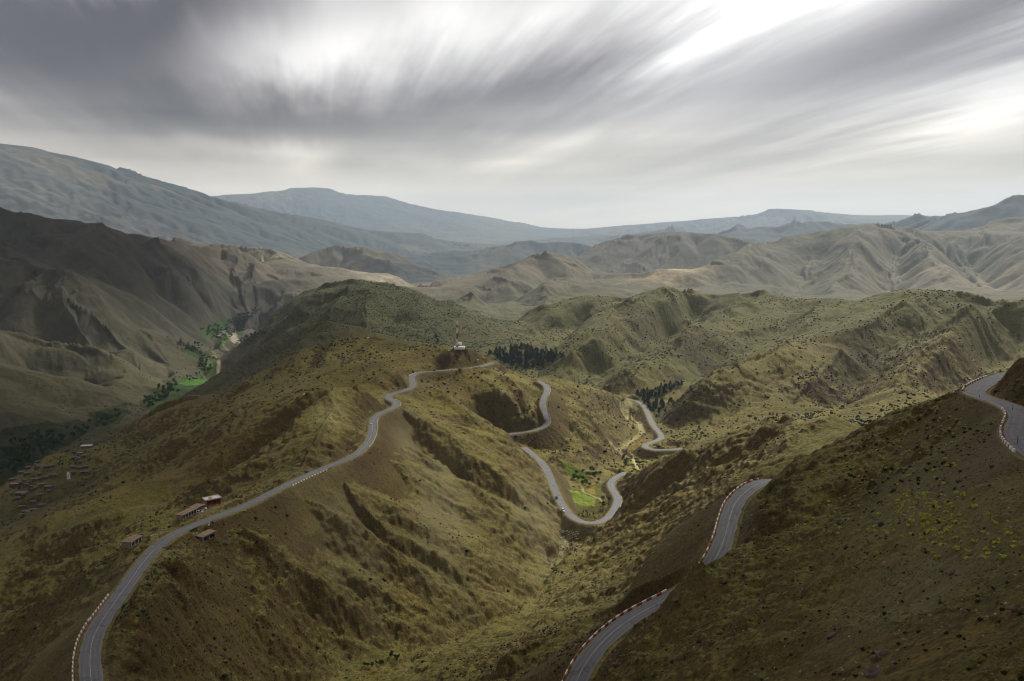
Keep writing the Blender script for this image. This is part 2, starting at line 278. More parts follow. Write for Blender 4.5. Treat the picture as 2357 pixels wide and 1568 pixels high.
# ------------------------------------------------------------------ noise helpers
def hsh(ix, iy, k):
    n = (ix.astype(np.int64) * 374761393 + iy.astype(np.int64) * 668265263 + k * 2147483647 * 7) & 0xffffffff
    n = ((n ^ (n >> 13)) * 1274126177) & 0xffffffff
    return ((n ^ (n >> 16)) & 0xffff).astype(np.float32) / 65535.0
def vnoise(x, y, k=0):
    ix, iy = np.floor(x), np.floor(y); fx, fy = x-ix, y-iy
    ix, iy = ix.astype(np.int64), iy.astype(np.int64)
    fx = fx*fx*fx*(fx*(fx*6-15)+10); fy = fy*fy*fy*(fy*(fy*6-15)+10)
    a, b, c, d = hsh(ix, iy, k), hsh(ix+1, iy, k), hsh(ix, iy+1, k), hsh(ix+1, iy+1, k)
    return ((a*(1-fx)+b*fx)*(1-fy) + (c*(1-fx)+d*fx)*fy) * 2 - 1
def pmap(fn, r0, r1):
    ch = np.array_split(np.arange(r0, r1), max(1, (r1-r0)//24))
    return np.concatenate(list(TP.map(lambda c: fn(c[0], c[-1]+1), ch)))
def fbm(r0, r1, lam, octs, k=0, minpx=2.0):
    def f(a, b):
        x, y = X[a:b].astype(np.float64), Y[a:b].astype(np.float64); out = np.zeros(x.shape, np.float32); amp = 1.0; l = lam
        for o in range(octs):
            if l < minpx * 0.0012 * RR[a]: break
            out += (amp * vnoise(x/l + 13.7*o, y/l - 7.1*o, k+o)).astype(np.float32); amp *= 0.5; l *= 0.5
        return out
    return pmap(f, r0, r1)
def rows(ra, rb):
    return int(np.searchsorted(RR, ra)), int(np.searchsorted(RR, rb))
def smooth(e0, e1, x):
    t = np.clip((x-e0)/(e1-e0), 0, 1); return t*t*(3-2*t)
def gullies(lam, amp, k, near=5.0, ridge=1.0):
    """slope-aligned erosion: stripes running down the fall line, one octave"""
    ra, rb = near * lam, lam / (3.0 * 0.00118)
    r0, r1 = rows(ra, min(rb, R1))
    if r1 - r0 < 8: return
    gx, gy = grad(Z[r0:r1], r0, r1)
    sl = np.sqrt(gx*gx + gy*gy) + 1e-6
    dx, dy = (-gy/sl), (gx/sl)
    st = smooth(0.04, 0.38, sl)
    fade = smooth(math.log(ra), math.log(ra*1.8), LR[r0:r1]) * (1 - smooth(math.log(rb*0.55), math.log(rb), LR[r0:r1]))
    def f(a, b):
        x = X[a:b].astype(np.float64); y = Y[a:b].astype(np.float64)
        wx, wy = vnoise(x/(lam*2.3), y/(lam*2.3), k+70), vnoise(x/(lam*2.3)+9, y/(lam*2.3)-5, k+71)
        x = x/lam + 0.45*wx; y = y/lam + 0.45*wy
        q = slice(a-r0, b-r0); ddx, ddy = dx[q], dy[q]
        ix, iy = np.floor(x).astype(np.int64), np.floor(y).astype(np.int64)
        fx, fy = (x-ix).astype(np.float32), (y-iy).astype(np.float32)
        va = np.zeros(fx.shape, np.float32); wt = np.zeros(fx.shape, np.float32)
        for i in (-1, 0, 1):
            for j in (-1, 0, 1):
                cx, cy = ix+i, iy+j
                px = fx - i - hsh(cx, cy, k)*0.9 ; py = fy - j - hsh(cx, cy, k+50)*0.9
                w_ = np.exp(-(px*px+py*py)*2.6)
                va += np.cos((px*ddx+py*ddy)*(2*math.pi)) * w_; wt += w_
        return va / np.maximum(wt, 1e-4)
    v = pmap(f, r0, r1)
    v = np.clip(v, -1, 1)
    am = (1 - (.45*smooth(850, 1500, RR[r0:r1])[:, None] if lam < 100 else 0)) * (1 + (.3*smooth(1900, 2600, RR[r0:r1])[:, None]*smooth(-.14, -.24, AZ)[None] if 60 < lam < 500 else 0)) * (0.55 + 0.75*smooth(-.5, .6, pmap(lambda a, b: vnoise(X[a:b].astype(np.float64)/(lam*3.1)+k, Y[a:b].astype(np.float64)/(lam*3.1), k+90), r0, r1)))
    h = np.sqrt(np.maximum(0.5+0.5*v, 0)) ** ridge - 1.0
    Z[r0:r1] += (h * am * st * fade[:, None] * amp * lam).astype(np.float32)
    GUL[r0:r1] += (-h * st * fade[:, None]) * min(1.0, (lam/40)**0.3)
GUL = np.zeros(Z.shape, np.float32)
# ------------------------------------------------------------------ erosion and roughness
Rm = RR[:, None]
wn = fbm(0, NR, 900.0, 3, 3)                          # warp so that gullies are not all of one size
r0, r1 = rows(900, R1)
Z[r0:r1] += fbm(r0, r1, 1400.0, 4, 11) * 14 * smooth(2500, 6000, RR[r0:r1])[:, None]
def zat(x, y):
    a, l = math.atan2(x, y), 0.5*math.log(x*x+y*y)
    i = int(np.clip(np.searchsorted(LR, l)-1, 0, NR-2)); j = int(np.clip(np.searchsorted(AZ, a)-1, 0, NA-2))
    t = (l-LR[i])/(LR[i+1]-LR[i]); s = (a-AZ[j])/(AZ[j+1]-AZ[j])
    return float((Z[i, j]*(1-s)+Z[i, j+1]*s)*(1-t) + (Z[i+1, j]*(1-s)+Z[i+1, j+1]*s)*t)
def zat_n(x, y):
    a, l = np.arctan2(x, y), 0.5*np.log(x*x+y*y)
    i = np.clip(np.searchsorted(LR, l)-1, 0, NR-2); j = np.clip(np.searchsorted(AZ, a)-1, 0, NA-2)
    t = (l-LR[i])/(LR[i+1]-LR[i]); s = (a-AZ[j])/(AZ[j+1]-AZ[j])
    return (Z[i, j]*(1-s)+Z[i, j+1]*s)*(1-t) + (Z[i+1, j]*(1-s)+Z[i+1, j+1]*s)*t
def cast(u, v, rmin=60.0):
    """first ground point seen along a photo direction"""
    a, s = ray(u, v); i0 = int(np.searchsorted(RR, rmin)); j = int(np.clip(np.searchsorted(AZ, a), 1, NA-1))
    t = (a-AZ[j-1])/(AZ[j]-AZ[j-1])
    el = (Z[i0:, j-1]*(1-t)+Z[i0:, j]*t) / RR[i0:]
    k = np.nonzero(el >= s)[0]
    if len(k) == 0: return None
    k = int(k[0])+i0; r = RR[k]
    return Vector((r*math.sin(a), r*math.cos(a), s*r))

# ------------------------------------------------------------------ spurs and ravines traced one by one
def rib(pts, A, w, taper=.18):
    """raise (A > 0) or cut (A < 0) a sharp crest along a traced line; w is the half width at its foot"""
    P = [cast(u, v) for u, v in pts]; P = [p for p in P if p is not None]
    if len(P) < 2: return
    c = catmull([(p.x, p.y, 0) for p in P], max(6.0, w*.35)); c[:, 2] = 0
    seg = np.linalg.norm(np.diff(c[:, :2], axis=0), axis=1); run = np.r_[0, np.cumsum(seg)]; L = run[-1]
    if seg.max() > 900: return
    rr = np.hypot(c[:, 0], c[:, 1]); aa = np.arctan2(c[:, 0], c[:, 1]); pad = w*1.4
    q0, q1 = rows(max(20, rr.min()-pad), rr.max()+pad); c0, c1 = np.searchsorted(AZ, [aa.min()-pad/rr.min(), aa.max()+pad/rr.min()])
    x, y = X[q0:q1, c0:c1].astype(np.float64), Y[q0:q1, c0:c1].astype(np.float64)
    wx = vnoise(x/(w*1.7), y/(w*1.7), 301)*w*.28; wy = vnoise(x/(w*1.7)+5, y/(w*1.7)+9, 302)*w*.28; x = x+wx; y = y+wy
    D = np.full(x.shape, 1e9, np.float32); T = np.zeros(x.shape, np.float32)
    for k in range(len(c)-1):
        m0, m1 = (c[k]+c[k+1])/2, seg[k]/2+pad; r_ = math.hypot(m0[0], m0[1]); a_0 = math.atan2(m0[0], m0[1])
        j0, j1 = np.searchsorted(AZ[c0:c1], [a_0-m1/r_, a_0+m1/r_]); i0, i1 = np.searchsorted(RR[q0:q1], [r_-m1, r_+m1])
        if j1 <= j0 or i1 <= i0: continue
        sx, sy = x[i0:i1, j0:j1]-c[k, 0], y[i0:i1, j0:j1]-c[k, 1]; ex, ey = c[k+1, 0]-c[k, 0], c[k+1, 1]-c[k, 1]
        t = np.clip((sx*ex+sy*ey)/(ex*ex+ey*ey+1e-9), 0, 1); d = np.hypot(sx-t*ex, sy-t*ey); sub = D[i0:i1, j0:j1]; m = d < sub
        sub[m] = d[m]; T[i0:i1, j0:j1][m] = (run[k]+t*seg[k])[m]/L
    e = np.clip(1-D/w, 0, 1); e = e*e*(1.9-.9*e)
    e = e*smooth(0, taper, T)*smooth(0, taper*1.6, 1-T)*(.75+.5*vnoise(x/(w*3), y/(w*3), 303)*.5+.25*0)
    Z[q0:q1, c0:c1] += (A*e).astype(np.float32)
    if A < 0: GUL[q0:q1, c0:c1] += .8*e
def ribs_far():
    for p in ([(0,560),(60,600),(120,640),(200,670),(280,715),(340,755)], [(236,520),(300,570),(350,610),(430,650),(480,690)], [(100,705),(200,760),(260,800),(330,850)], [(0,640),(80,700),(180,770),(250,830)], [(371,550),(430,600),(480,640),(530,690)], [(556,580),(580,620),(600,660),(610,700)], [(60,500),(120,560),(200,600),(260,640)]): rib(p, 38, 120)
    for p in ([(2034,514),(2000,550),(1975,590),(1950,630),(1900,670)], [(1760,560),(1740,600),(1690,640)], [(1866,548),(1840,590),(1800,640),(1780,670)], [(2089,522),(2130,570),(2190,620),(2220,660)], [(2000,560),(1930,590),(1880,630)], [(2247,517),(2270,560),(2330,620)], [(1657,598),(1600,630),(1540,655)], [(2140,560),(2100,610),(2080,660)]): rib(p, 28, 180)
    for p in ([(1239,583),(1215,610),(1150,640),(1090,658)], [(1239,583),(1290,610),(1330,640)], [(1539,540),(1500,570),(1450,600),(1420,620)], [(834,570),(870,600),(930,620)], [(1424,548),(1380,580),(1350,600)]): rib(p, 40, 170)
    for p in ([(1900,600),(1850,650),(1820,675)], [(2060,590),(2055,640),(2040,675)]): rib(p, -28, 140)
def ribs_mid():
    for p in ([(1575,688),(1550,698),(1500,715),(1458,738),(1425,770)], [(1722,688),(1690,705),(1650,720),(1590,735)], [(1458,742),(1400,790),(1330,825),(1270,850)], [(1883,780),(1800,812),(1714,851),(1640,880),(1590,897)], [(2160,688),(2125,715),(2060,740),(1960,765),(1885,780)], [(2330,690),(2260,750),(2174,820),(2072,882),(1990,925)], [(1890,706),(1870,720),(1840,755)], [(1500,684),(1450,700),(1400,715),(1350,750),(1310,800)], [(1980,800),(1930,850),(1870,900),(1790,930)], [(2250,690),(2210,730),(2140,760),(2100,800)], [(1600,737),(1570,770),(1540,800)], [(1280,712),(1265,728),(1240,750),(1200,770)]): rib(p, 19, 62)
    for p in ([(1860,720),(1790,755),(1700,795),(1640,835),(1580,868),(1515,900)], [(2200,740),(2110,785),(2040,830),(1990,860),(1925,920),(1880,950)], [(1560,740),(1500,780),(1440,820)], [(1380,692),(1330,740),(1290,790),(1240,820)], [(2300,770),(2230,830),(2140,885)]): rib(p, -20, 48)
    for p in ([(890,672),(870,698),(850,730),(830,758)], [(1102,713),(1043,734),(989,772)], [(986,682),(960,715),(935,745)], [(715,675),(700,700),(670,730),(620,770)], [(795,668),(785,690),(760,720),(740,740)], [(850,670),(830,705),(800,735)]): rib(p, 20, 75)
    for p in ([(730,755),(700,790),(650,820),(600,850)], [(800,750),(770,790),(720,800)]): rib(p, 9, 45)
def ribs_near():
    for p in ([(390,1318),(500,1372),(650,1470),(780,1555)], [(520,1212),(600,1270),(700,1335),(780,1385),(900,1460),(950,1478)], [(560,1205),(650,1235),(740,1305),(850,1370),(950,1425),(1005,1465)], [(665,1140),(780,1200),(860,1250),(950,1320),(1050,1395),(1075,1425)], [(790,1110),(870,1200),(950,1270),(1040,1320),(1135,1390)], [(420,1400),(520,1470),(600,1540)]): rib(p, 8.0, 17)
    for p in ([(935,952),(1040,1030),(1150,1110),(1240,1180),(1300,1222)], [(860,1045),(1000,1130),(1120,1220),(1250,1325)], [(970,892),(1070,950),(1150,1000),(1205,1035)], [(900,1000),(1020,1090),(1130,1170),(1240,1260)], [(1150,860),(1200,910),(1225,960)], [(1290,890),(1350,960),(1400,1015)], [(1300,950),(1360,1010),(1410,1060)]): rib(p, 5.5, 15)
    for p in ([(755,1092),(800,1140),(850,1200),(900,1260)], [(950,1000),(1050,1085),(1150,1160),(1250,1250)], [(1040,900),(1090,960)], [(880,1542),(920,1522),(980,1487),(1050,1452),(1130,1418),(1200,1378),(1250,1338),(1265,1310),(1290,1272)]): rib(p, -5, 8)
    for p in ([(1640,1110),(1588,1135),(1498,1180),(1378,1240),(1303,1300),(1210,1360)], [(1630,1235),(1540,1290),(1458,1335),(1328,1385),(1200,1455)], [(1430,1402),(1350,1440),(1238,1500),(1120,1560)], [(1700,1060),(1600,1110),(1520,1150),(1440,1200)], [(1800,975),(1740,1010),(1680,1050),(1600,1090)], [(1900,970),(1840,1010),(1780,1050)], [(1600,1040),(1540,1080),(1480,1120),(1430,1170)]): rib(p, 6.0, 14)
    for p in ([(1550,1200),(1450,1260),(1350,1320),(1290,1360)], [(1650,1090),(1560,1130),(1470,1190)]): rib(p, -4, 8)
    for p in ([(1720,1262),(1850,1200),(1978,1145),(2110,1070),(2220,1000)], [(1800,1380),(1950,1330),(2150,1270),(2330,1200)], [(1650,1500),(1850,1470),(2050,1430),(2300,1370)]): rib(p, 1.8, 7)
    for p in ([(700,906),(650,960),(600,1010),(520,1060),(440,1110)], [(596,957),(540,1000),(470,1040),(400,1070),(330,1095)], [(485,978),(430,1010),(370,1040),(300,1070)], [(640,1065),(560,1100),(480,1130),(400,1150)], [(780,898),(740,930),(700,960),(660,1000)]): rib(p, 9, 26)
    for p in ([(622,836),(590,870),(530,900),(450,940),(380,980)], [(724,795),(690,830),(640,870),(580,900),(510,940)], [(775,790),(760,830),(720,860)], [(870,773),(860,800),(830,830)]): rib(p, 9, 34)
    for p in ([(153,1170),(110,1210),(60,1250),(0,1290)], [(115,1370),(80,1420),(30,1480)], [(250,1290),(200,1340),(140,1400),(80,1470),(20,1540)], [(220,1240),(160,1270),(90,1310),(20,1350)]): rib(p, 6, 18)
ribs_far(); log('ribs')
for lam, amp, k in ((2200, .10, 1), (950, .13, 2), (430, .14, 3), (190, .12, 4), (84, .11, 5), (38, .10, 6), (17, .10, 7), (7.5, .08, 8), (3.4, .06, 9)):
    if k == 4: ribs_mid(); log('ribs')
    if k == 6: ribs_near(); log('ribs')
    gullies(lam, amp, k, near=4.2 if lam > 100 else 4.0 if lam > 60 else 5.0); log('gully', lam)
r0, r1 = rows(700, 9000)
Z[r0:r1] += fbm(r0, r1, 150.0, 5, 15)*7.0*smooth(750, 1700, RR[r0:r1])[:, None]
gx, gy = grad(Z); SL = np.sqrt(gx*gx+gy*gy)
r0, r1 = rows(60, 5000)
rough = fbm(r0, r1, 26.0, 6, 21) + .55*fbm(r0, r1, 3.8, 3, 25, 1.3)*smooth(3000, 1500, RR[r0:r1])[:, None]
Z[r0:r1] += rough * (0.9 + 1.6*smooth(.35, .9, SL[r0:r1])) * smooth(60, 250, RR[r0:r1])[:, None]
r0, r1 = rows(30, 700)
n2 = fbm(r0, r1, 5.0, 5, 31); Z[r0:r1] += n2 * (0.10 + 0.25*smooth(.4, .9, SL[r0:r1]))
# rock ledges: terracing along tilted beds where an outcrop mask is on
r0, r1 = rows(40, 2600)
om = fbm(r0, r1, 70.0, 4, 41) - 2.0*smooth(650, 350, RR[r0:r1])[:, None]
outcrop = smooth(0.2, 0.65, om + 0.9*(SL[r0:r1]-0.5))
bed = (Z[r0:r1] + 0.10*X[r0:r1] - 0.05*Y[r0:r1] + 5.0*fbm(r0, r1, 34.0, 5, 45))
per = np.clip(RR[r0:r1]/110.0, 1.6, 9.0)[:, None]; per = 2.0 ** np.round(np.log2(per))
ph = bed/per; fr = ph - np.floor(ph)
Z[r0:r1] += outcrop * per * 0.26 * (smooth(0.25, 0.6, fr) - fr)
OUT = np.zeros(Z.shape, np.float32); OUT[r0:r1] = outcrop
def pad_at(cx, cy, z, rad, blend):
    global Z
    rr = math.hypot(cx, cy); a = math.atan2(cx, cy); p = rad+blend
    c0, c1 = np.searchsorted(AZ, [a-p/rr, a+p/rr]); q0, q1 = rows(rr-p, rr+p)
    d = np.hypot(X[q0:q1, c0:c1]-cx, Y[q0:q1, c0:c1]-cy); w = 1-smooth(rad, rad+blend, d)
    Z[q0:q1, c0:c1] = Z[q0:q1, c0:c1]*(1-w)+z*w
_p = xyz(1055, 800, 1060); pad_at(_p.x, _p.y, _p.z-.4, 9, 30)
# ------------------------------------------------------------------ road benches
HALF = 4.6
near_d = np.full(Z.shape, 1e9, np.float32); near_z = np.zeros(Z.shape, np.float32)
def bench(R, half=HALF, pad=45.0):
    x, y, z = R[:, 0], R[:, 1], R[:, 2]
    for i in range(len(R)-1):
        ax, ay, bx, by = x[i], y[i], x[i+1], y[i+1]
        mx, my = (ax+bx)/2, (ay+by)/2; rr = math.hypot(mx, my); a = math.atan2(mx, my)
        c0, c1 = np.searchsorted(AZ, [a - pad/rr, a + pad/rr]); q0, q1 = rows(max(rr-pad, 20), rr+pad)
        if c1 <= c0 or q1 <= q0: continue
        sx, sy = X[q0:q1, c0:c1]-ax, Y[q0:q1, c0:c1]-ay
        ex, ey = bx-ax, by-ay; L2 = ex*ex+ey*ey
        t = np.clip((sx*ex+sy*ey)/L2, 0, 1)
        d = np.sqrt((sx-t*ex)**2 + (sy-t*ey)**2)
        nd, nz = near_d[q0:q1, c0:c1], near_z[q0:q1, c0:c1]
        m = d < nd
        nd[m] = d[m]; nz[m] = (z[i] + (z[i+1]-z[i])*t)[m]
for R in ROADS: bench(R)
def carve(d, nz, half, cut, fill, n=0):
    global Z
    m = d < 45
    over = np.maximum(d-half, 0)
    lo, hi = nz - fill*over, nz + cut*over
    far = smooth(30, 45, d)
    zz = np.clip(Z, lo, hi)
    Z = np.where(m, zz*(1-far)+Z*far, Z).astype(np.float32)
jit = 1 + 0.35*fbm(0, NR, 22.0, 3, 61)
carve(near_d, near_z - 0.12, HALF, 1.35*jit, 0.85)
ROADD = near_d.copy()
log('roads')
# kiosk platform
def pad_at(cx, cy, z, rad, blend):
    global Z
    rr = math.hypot(cx, cy); a = math.atan2(cx, cy); p = rad+blend
    c0, c1 = np.searchsorted(AZ, [a-p/rr, a+p/rr]); q0, q1 = rows(rr-p, rr+p)
    d = np.hypot(X[q0:q1, c0:c1]-cx, Y[q0:q1, c0:c1]-cy); w = 1-smooth(rad, rad+blend, d)
    Z[q0:q1, c0:c1] = Z[q0:q1, c0:c1]*(1-w)+z*w
# ------------------------------------------------------------------ blender side helpers
col = scene.collection
def new_obj(name, me, parent=None, **props):
    o = bpy.data.objects.new(name, me); col.objects.link(o)
    if parent is not None: o.parent = parent
    for k, v in props.items(): o[k] = v
    return o
def grid_mesh(name, X, Y, Z, wrap=False):
    nr, nc = Z.shape
    co = np.stack([X, Y, Z], 2).reshape(-1, 3).astype(np.float32)
    idx = np.arange(nr*nc, dtype=np.int32).reshape(nr, nc)
    a, b, c, d = idx[:-1, :-1], idx[:-1, 1:], idx[1:, 1:], idx[1:, :-1]
    q = np.stack([a, b, c, d], 2).reshape(-1, 4)[:, ::-1]
    me = bpy.data.meshes.new(name)
    me.vertices.add(len(co)); me.vertices.foreach_set('co', co.ravel())
    me.loops.add(q.size); me.loops.foreach_set('vertex_index', q.ravel())
    me.polygons.add(len(q)); me.polygons.foreach_set('loop_start', np.arange(0, q.size, 4, dtype=np.int32))
    me.polygons.foreach_set('use_smooth', np.ones(len(q), bool))
    me.update(calc_edges=True)
    return me
# ------------------------------------------------------------------ ground colours (what grows or lies where, with haze and shade in some tones)
def inpoly(px, py, poly):
    r = np.zeros(px.shape, bool); n = len(poly)
    for i in range(n):
        x0, y0 = poly[i]; x1, y1 = poly[(i+1) % n]
        c = ((y0 > py) != (y1 > py))
        xx = (x1-x0)*(py-y0)/((y1-y0) if y1 != y0 else 1e-9)+x0
        r ^= c & (px < xx)
    return r
COLR = np.zeros(Z.shape + (3,), np.float32)
VEG = np.zeros(Z.shape, np.float32)
log('colour noise')
gx, gy = grad(Z); SL = np.sqrt(gx*gx+gy*gy)
nA = fbm(0, NR, 420.0, 5, 101); nB = fbm(0, NR, 60.0, 5, 111); nC = fbm(0, NR, 14.0, 4, 121)
nD = fbm(0, NR, 2500.0, 4, 131)
def mix(mask, rgb):
    m = np.clip(mask, 0, 1)[..., None]
    COLR[...] = COLR*(1-m) + np.array(rgb, np.float32)*m
COLR[...] = (0.190, 0.162, 0.066)                                    # dry olive soil
mix(smooth(-.1, .9, nB+.5*nA)*.7, (0.180, 0.158, 0.055))             # thin grass
mix(smooth(.05, .8, -nB+.5*nC+.3*nA)*.75, (0.150, 0.105, 0.045))     # brown scrub soil
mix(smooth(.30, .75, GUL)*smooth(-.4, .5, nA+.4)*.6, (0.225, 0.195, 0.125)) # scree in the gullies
mix(smooth(.50, .85, SL+.25*nB)*.85, (0.095, 0.066, 0.036))           # steep broken rock, darkened further to deepen the relief shading
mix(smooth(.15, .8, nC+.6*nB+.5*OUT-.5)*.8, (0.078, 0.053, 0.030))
mix(smooth(.2, .7, nA-.6*nB)*smooth(.65, .3, SL)*.32, (0.150, 0.168, 0.045)) # greener patches
def zone(u, v, r, su, sl, rgb, w=1.0, k=0.35, lum=None):
    az, s = ray(u, v); su = su/F
    e = ((AZ[None]-az)/su)**2 + ((LR[:, None]-math.log(r))/sl)**2
    mix(np.exp(-e)*w*(1+k*nB), rgb)
def band(r0, r1, rgb, w, az0=-9, az1=9, da=.05):
    m = smooth(math.log(r0*.93), math.log(r0*1.07), LR)[:, None]*(1-smooth(math.log(r1*.93), math.log(r1*1.07), LR))[:, None]
    m = m*smooth(az0-da, az0+da, AZ)[None]*(1-smooth(az1-da, az1+da, AZ))[None]
    mix(m*w, rgb)
band(1380, 2450, (0.138, 0.132, 0.076), .75, az0=-.22)               # green scrub hills
band(2450, 7500, (0.146, 0.138, 0.100), .85, az0=-.24)               # bare tan hills
band(1500, 4600, (0.092, 0.086, 0.072), .9, az1=-.20)               # big dark slope on the left, part of its shade put into the colour
band(4600, 60000, (0.050, 0.068, 0.080), .95, az1=-.02); band(7500, 60000, (0.060, 0.074, 0.084), .93, az0=-.02)  # far ranges tinted blue, putting the haze into the ground colour
m = smooth(.1, .9, nD+.6*nA)*smooth(2300, 3200, RR)[:, None]; mix(m*.55, (0.170, 0.140, 0.100))
zone(1240, 600, 4500, 330, .12, (0.165, 0.135, 0.095), .9); zone(1520, 560, 6200, 280, .10, (0.130, 0.112, 0.085), .9)
zone(820, 580, 5900, 170, .07, (0.150, 0.125, 0.09), .9)
zone(1560, 624, 4180, 60, .022, (0.52, 0.40, 0.24), .9); zone(1520, 640, 4000, 90, .03, (0.40, 0.32, 0.21), .6)
zone(850, 628, 4550, 110, .03, (0.42, 0.36, 0.28), .8); zone(930, 640, 4350, 100, .04, (0.42, 0.36, 0.28), .8); zone(600, 580, 4850, 160, .04, (0.30, 0.26, 0.17), .7)
zone(90, 480, 9500, 120, .10, (0.24, 0.21, 0.20), .3, .9); zone(300, 540, 8000, 200, .12, (0.22, 0.19, 0.18), .25, .9)
zone(2250, 640, 4300, 200, .10, (0.36, 0.29, 0.22), .5)
zone(1610, 832, 1500, 75, .07, (0.085, 0.068, 0.045), .95, .9); zone(1985, 845, 1330, 60, .07, (0.085, 0.068, 0.045), .95, .9); zone(1930, 800, 1400, 70, .05, (0.095, 0.075, 0.048), .8, .9); zone(1480, 755, 1760, 70, .04, (0.10, 0.078, 0.05), .8, .9)
zone(840, 710, 2250, 330, .20, (0.088, 0.092, 0.055), .88)           # dark green hill
zone(1020, 760, 1900, 150, .14, (0.074, 0.078, 0.044), .9); zone(1090, 735, 2080, 90, .10, (0.09, 0.088, 0.052), .8); zone(660, 770, 2500, 120, .12, (0.085, 0.082, 0.052), .8)
zone(100, 1100, 1150, 120, .09, (0.085, 0.074, 0.055), .9); zone(1010, 1160, 640, 60, .16, (0.235, 0.205, 0.125), .55); zone(1240, 1180, 700, 90, .14, (0.200, 0.175, 0.09), .4)
zone(760, 990, 730, 45, .06, (0.300, 0.265, 0.180), .8, .6); zone(800, 950, 760, 40, .04, (0.27, 0.24, 0.15), .6, .6)
zone(450, 1050, 850, 150, .12, (0.125, 0.085, 0.032), .85, .5)       # brown face
zone(1150, 1380, 470, 240, .25, (0.155, 0.118, 0.050), .45, .8)
zone(2150, 1240, 190, 260, .28, (0.175, 0.150, 0.078), .6, .5); zone(2200, 1450, 90, 400, .4, (0.165, 0.132, 0.072), .6, .9)
zone(1480, 1200, 560, 130, .2, (0.150, 0.118, 0.052), .55, .8)
zone(1300, 1350, 520, 150, .12, (0.200, 0.180, 0.110), .5, .8); zone(1460, 1290, 430, 150, .1, (0.190, 0.165, 0.105), .5, .8)
def poly_paint(pts, z, rgb, w=1.0, soft=.25):
    P = [xyz(u, v, z) for u, v in pts]; P = [(p.x, p.y) for p in P]
    cx = [p[0] for p in P]; cy = [p[1] for p in P]
    rr = np.hypot(cx, cy); aa = np.arctan2(cx, cy)
    q0, q1 = rows(rr.min()*.98, rr.max()*1.02); c0, c1 = np.searchsorted(AZ, [aa.min()-.01, aa.max()+.01])
    m = (np.abs(Z[q0:q1, c0:c1]-z) < 16)*inpoly(X[q0:q1, c0:c1]+1.5*nC[q0:q1, c0:c1], Y[q0:q1, c0:c1]+2*nB[q0:q1, c0:c1], P).astype(np.float32)*w*(1-soft*.5-soft*.5*nC[q0:q1, c0:c1])
    m = np.clip(m, 0, 1)[..., None]
    COLR[q0:q1, c0:c1] = COLR[q0:q1, c0:c1]*(1-m)+np.array(rgb, np.float32)*m
    VEG[q0:q1, c0:c1] -= 3*m[..., 0]
def path_paint(pts, wid, rgb, w=.9, zz=None):
    P = []
    for p in pts:
        if len(p) == 3: P.append(xyz(*p))
        else:
            c = cast(*p)
            if c is not None: P.append(c)
    for a, b in zip(P[:-1], P[1:]):
        mx, my = (a.x+b.x)/2, (a.y+b.y)/2; L = math.hypot(b.x-a.x, b.y-a.y)
        if L > 400: continue
        pad = L/2+wid*2+3; rr = math.hypot(mx, my); aa = math.atan2(mx, my)
        q0, q1 = rows(max(20, rr-pad), rr+pad); c0, c1 = np.searchsorted(AZ, [aa-pad/rr, aa+pad/rr])
        xx, yy = X[q0:q1, c0:c1]-a.x, Y[q0:q1, c0:c1]-a.y; ex, ey = b.x-a.x, b.y-a.y
        t = np.clip((xx*ex+yy*ey)/(ex*ex+ey*ey+1e-6), 0, 1); d = np.hypot(xx-t*ex, yy-t*ey)
        m = (1-smooth(wid*.4, wid*.65, d*(1+.3*nC[q0:q1, c0:c1])))*w; m3 = m[..., None]
        COLR[q0:q1, c0:c1] = COLR[q0:q1, c0:c1]*(1-m3)+np.array(rgb, np.float32)*m3
        VEG[q0:q1, c0:c1] -= 3*m
VEG += 1.0*smooth(-.6, .6, nB+.4*nA)*smooth(350, 1300, RR)[:, None]
_a, _s = ray(900, 720); VEG += 1.3*np.exp(-((AZ[None]-_a)/(300/F))**2-((LR[:, None]-math.log(2150))/.2)**2)
VEG -= .6*smooth(.3, .8, GUL)
VEG *= (1-.45*smooth(2200, 4500, RR))[:, None]
GRN, DGRN = (0.11, 0.20, 0.035), (0.035, 0.095, 0.022)
poly_paint([(330,925),(380,880),(420,862),(478,862),(490,895),(450,905),(400,925),(350,950)], -399, DGRN, .8)
poly_paint([(425,830),(440,800),(500,785),(540,780),(560,795),(510,815),(495,860),(465,862),(455,835)], -399, (0.05, 0.085, 0.025), .8)
poly_paint([(445,765),(470,745),(520,738),(560,745),(560,775),(530,790),(490,790)], -399, DGRN, .85)
poly_paint([(-200,1110),(0,1010),(60,985),(130,985),(200,960),(290,930),(300,950),(200,1000),(150,1030),(60,1090),(-100,1150)], -399, (0.020, 0.034, 0.012), .95)
poly_paint([(444,812),(455,804),(500,796),(534,790),(536,795),(505,804),(462,816)], -400, (0.26, 0.34, 0.05))
poly_paint([(462,760),(480,752),(525,750),(548,765),(530,783),(500,788),(480,778)], -400, GRN, .8, .9)
poly_paint([(408,880),(439,867),(477,869),(477,884),(450,894),(428,887)], -399, (0.10, 0.26, 0.05))
poly_paint([(478,835),(490,830),(492,855),(468,858)], -399, GRN)
poly_paint([(1290,1120),(1340,1120),(1420,1090),(1440,1130),(1400,1190),(1330,1200),(1290,1150)], -266, (0.075, 0.085, 0.03), .6)
poly_paint([(1121,822),(1165,808),(1198,798),(1240,810),(1273,811),(1298,826),(1256,843),(1210,853),(1188,853),(1150,838)], -288, (0.028, 0.036, 0.018), .9)
poly_paint([(1461,907),(1512,900),(1569,882),(1575,888),(1525,912),(1551,930),(1520,965),(1500,966),(1478,925)], -272, (0.04, 0.045, 0.02), .7)
poly_paint([(1310,1131),(1327,1129),(1373,1148),(1367,1165),(1354,1167),(1323,1156)], -266, (0.21, 0.29, 0.05))
poly_paint([(1346,1126),(1370,1117),(1374,1136),(1353,1132)], -266, (0.28, 0.21, 0.045))
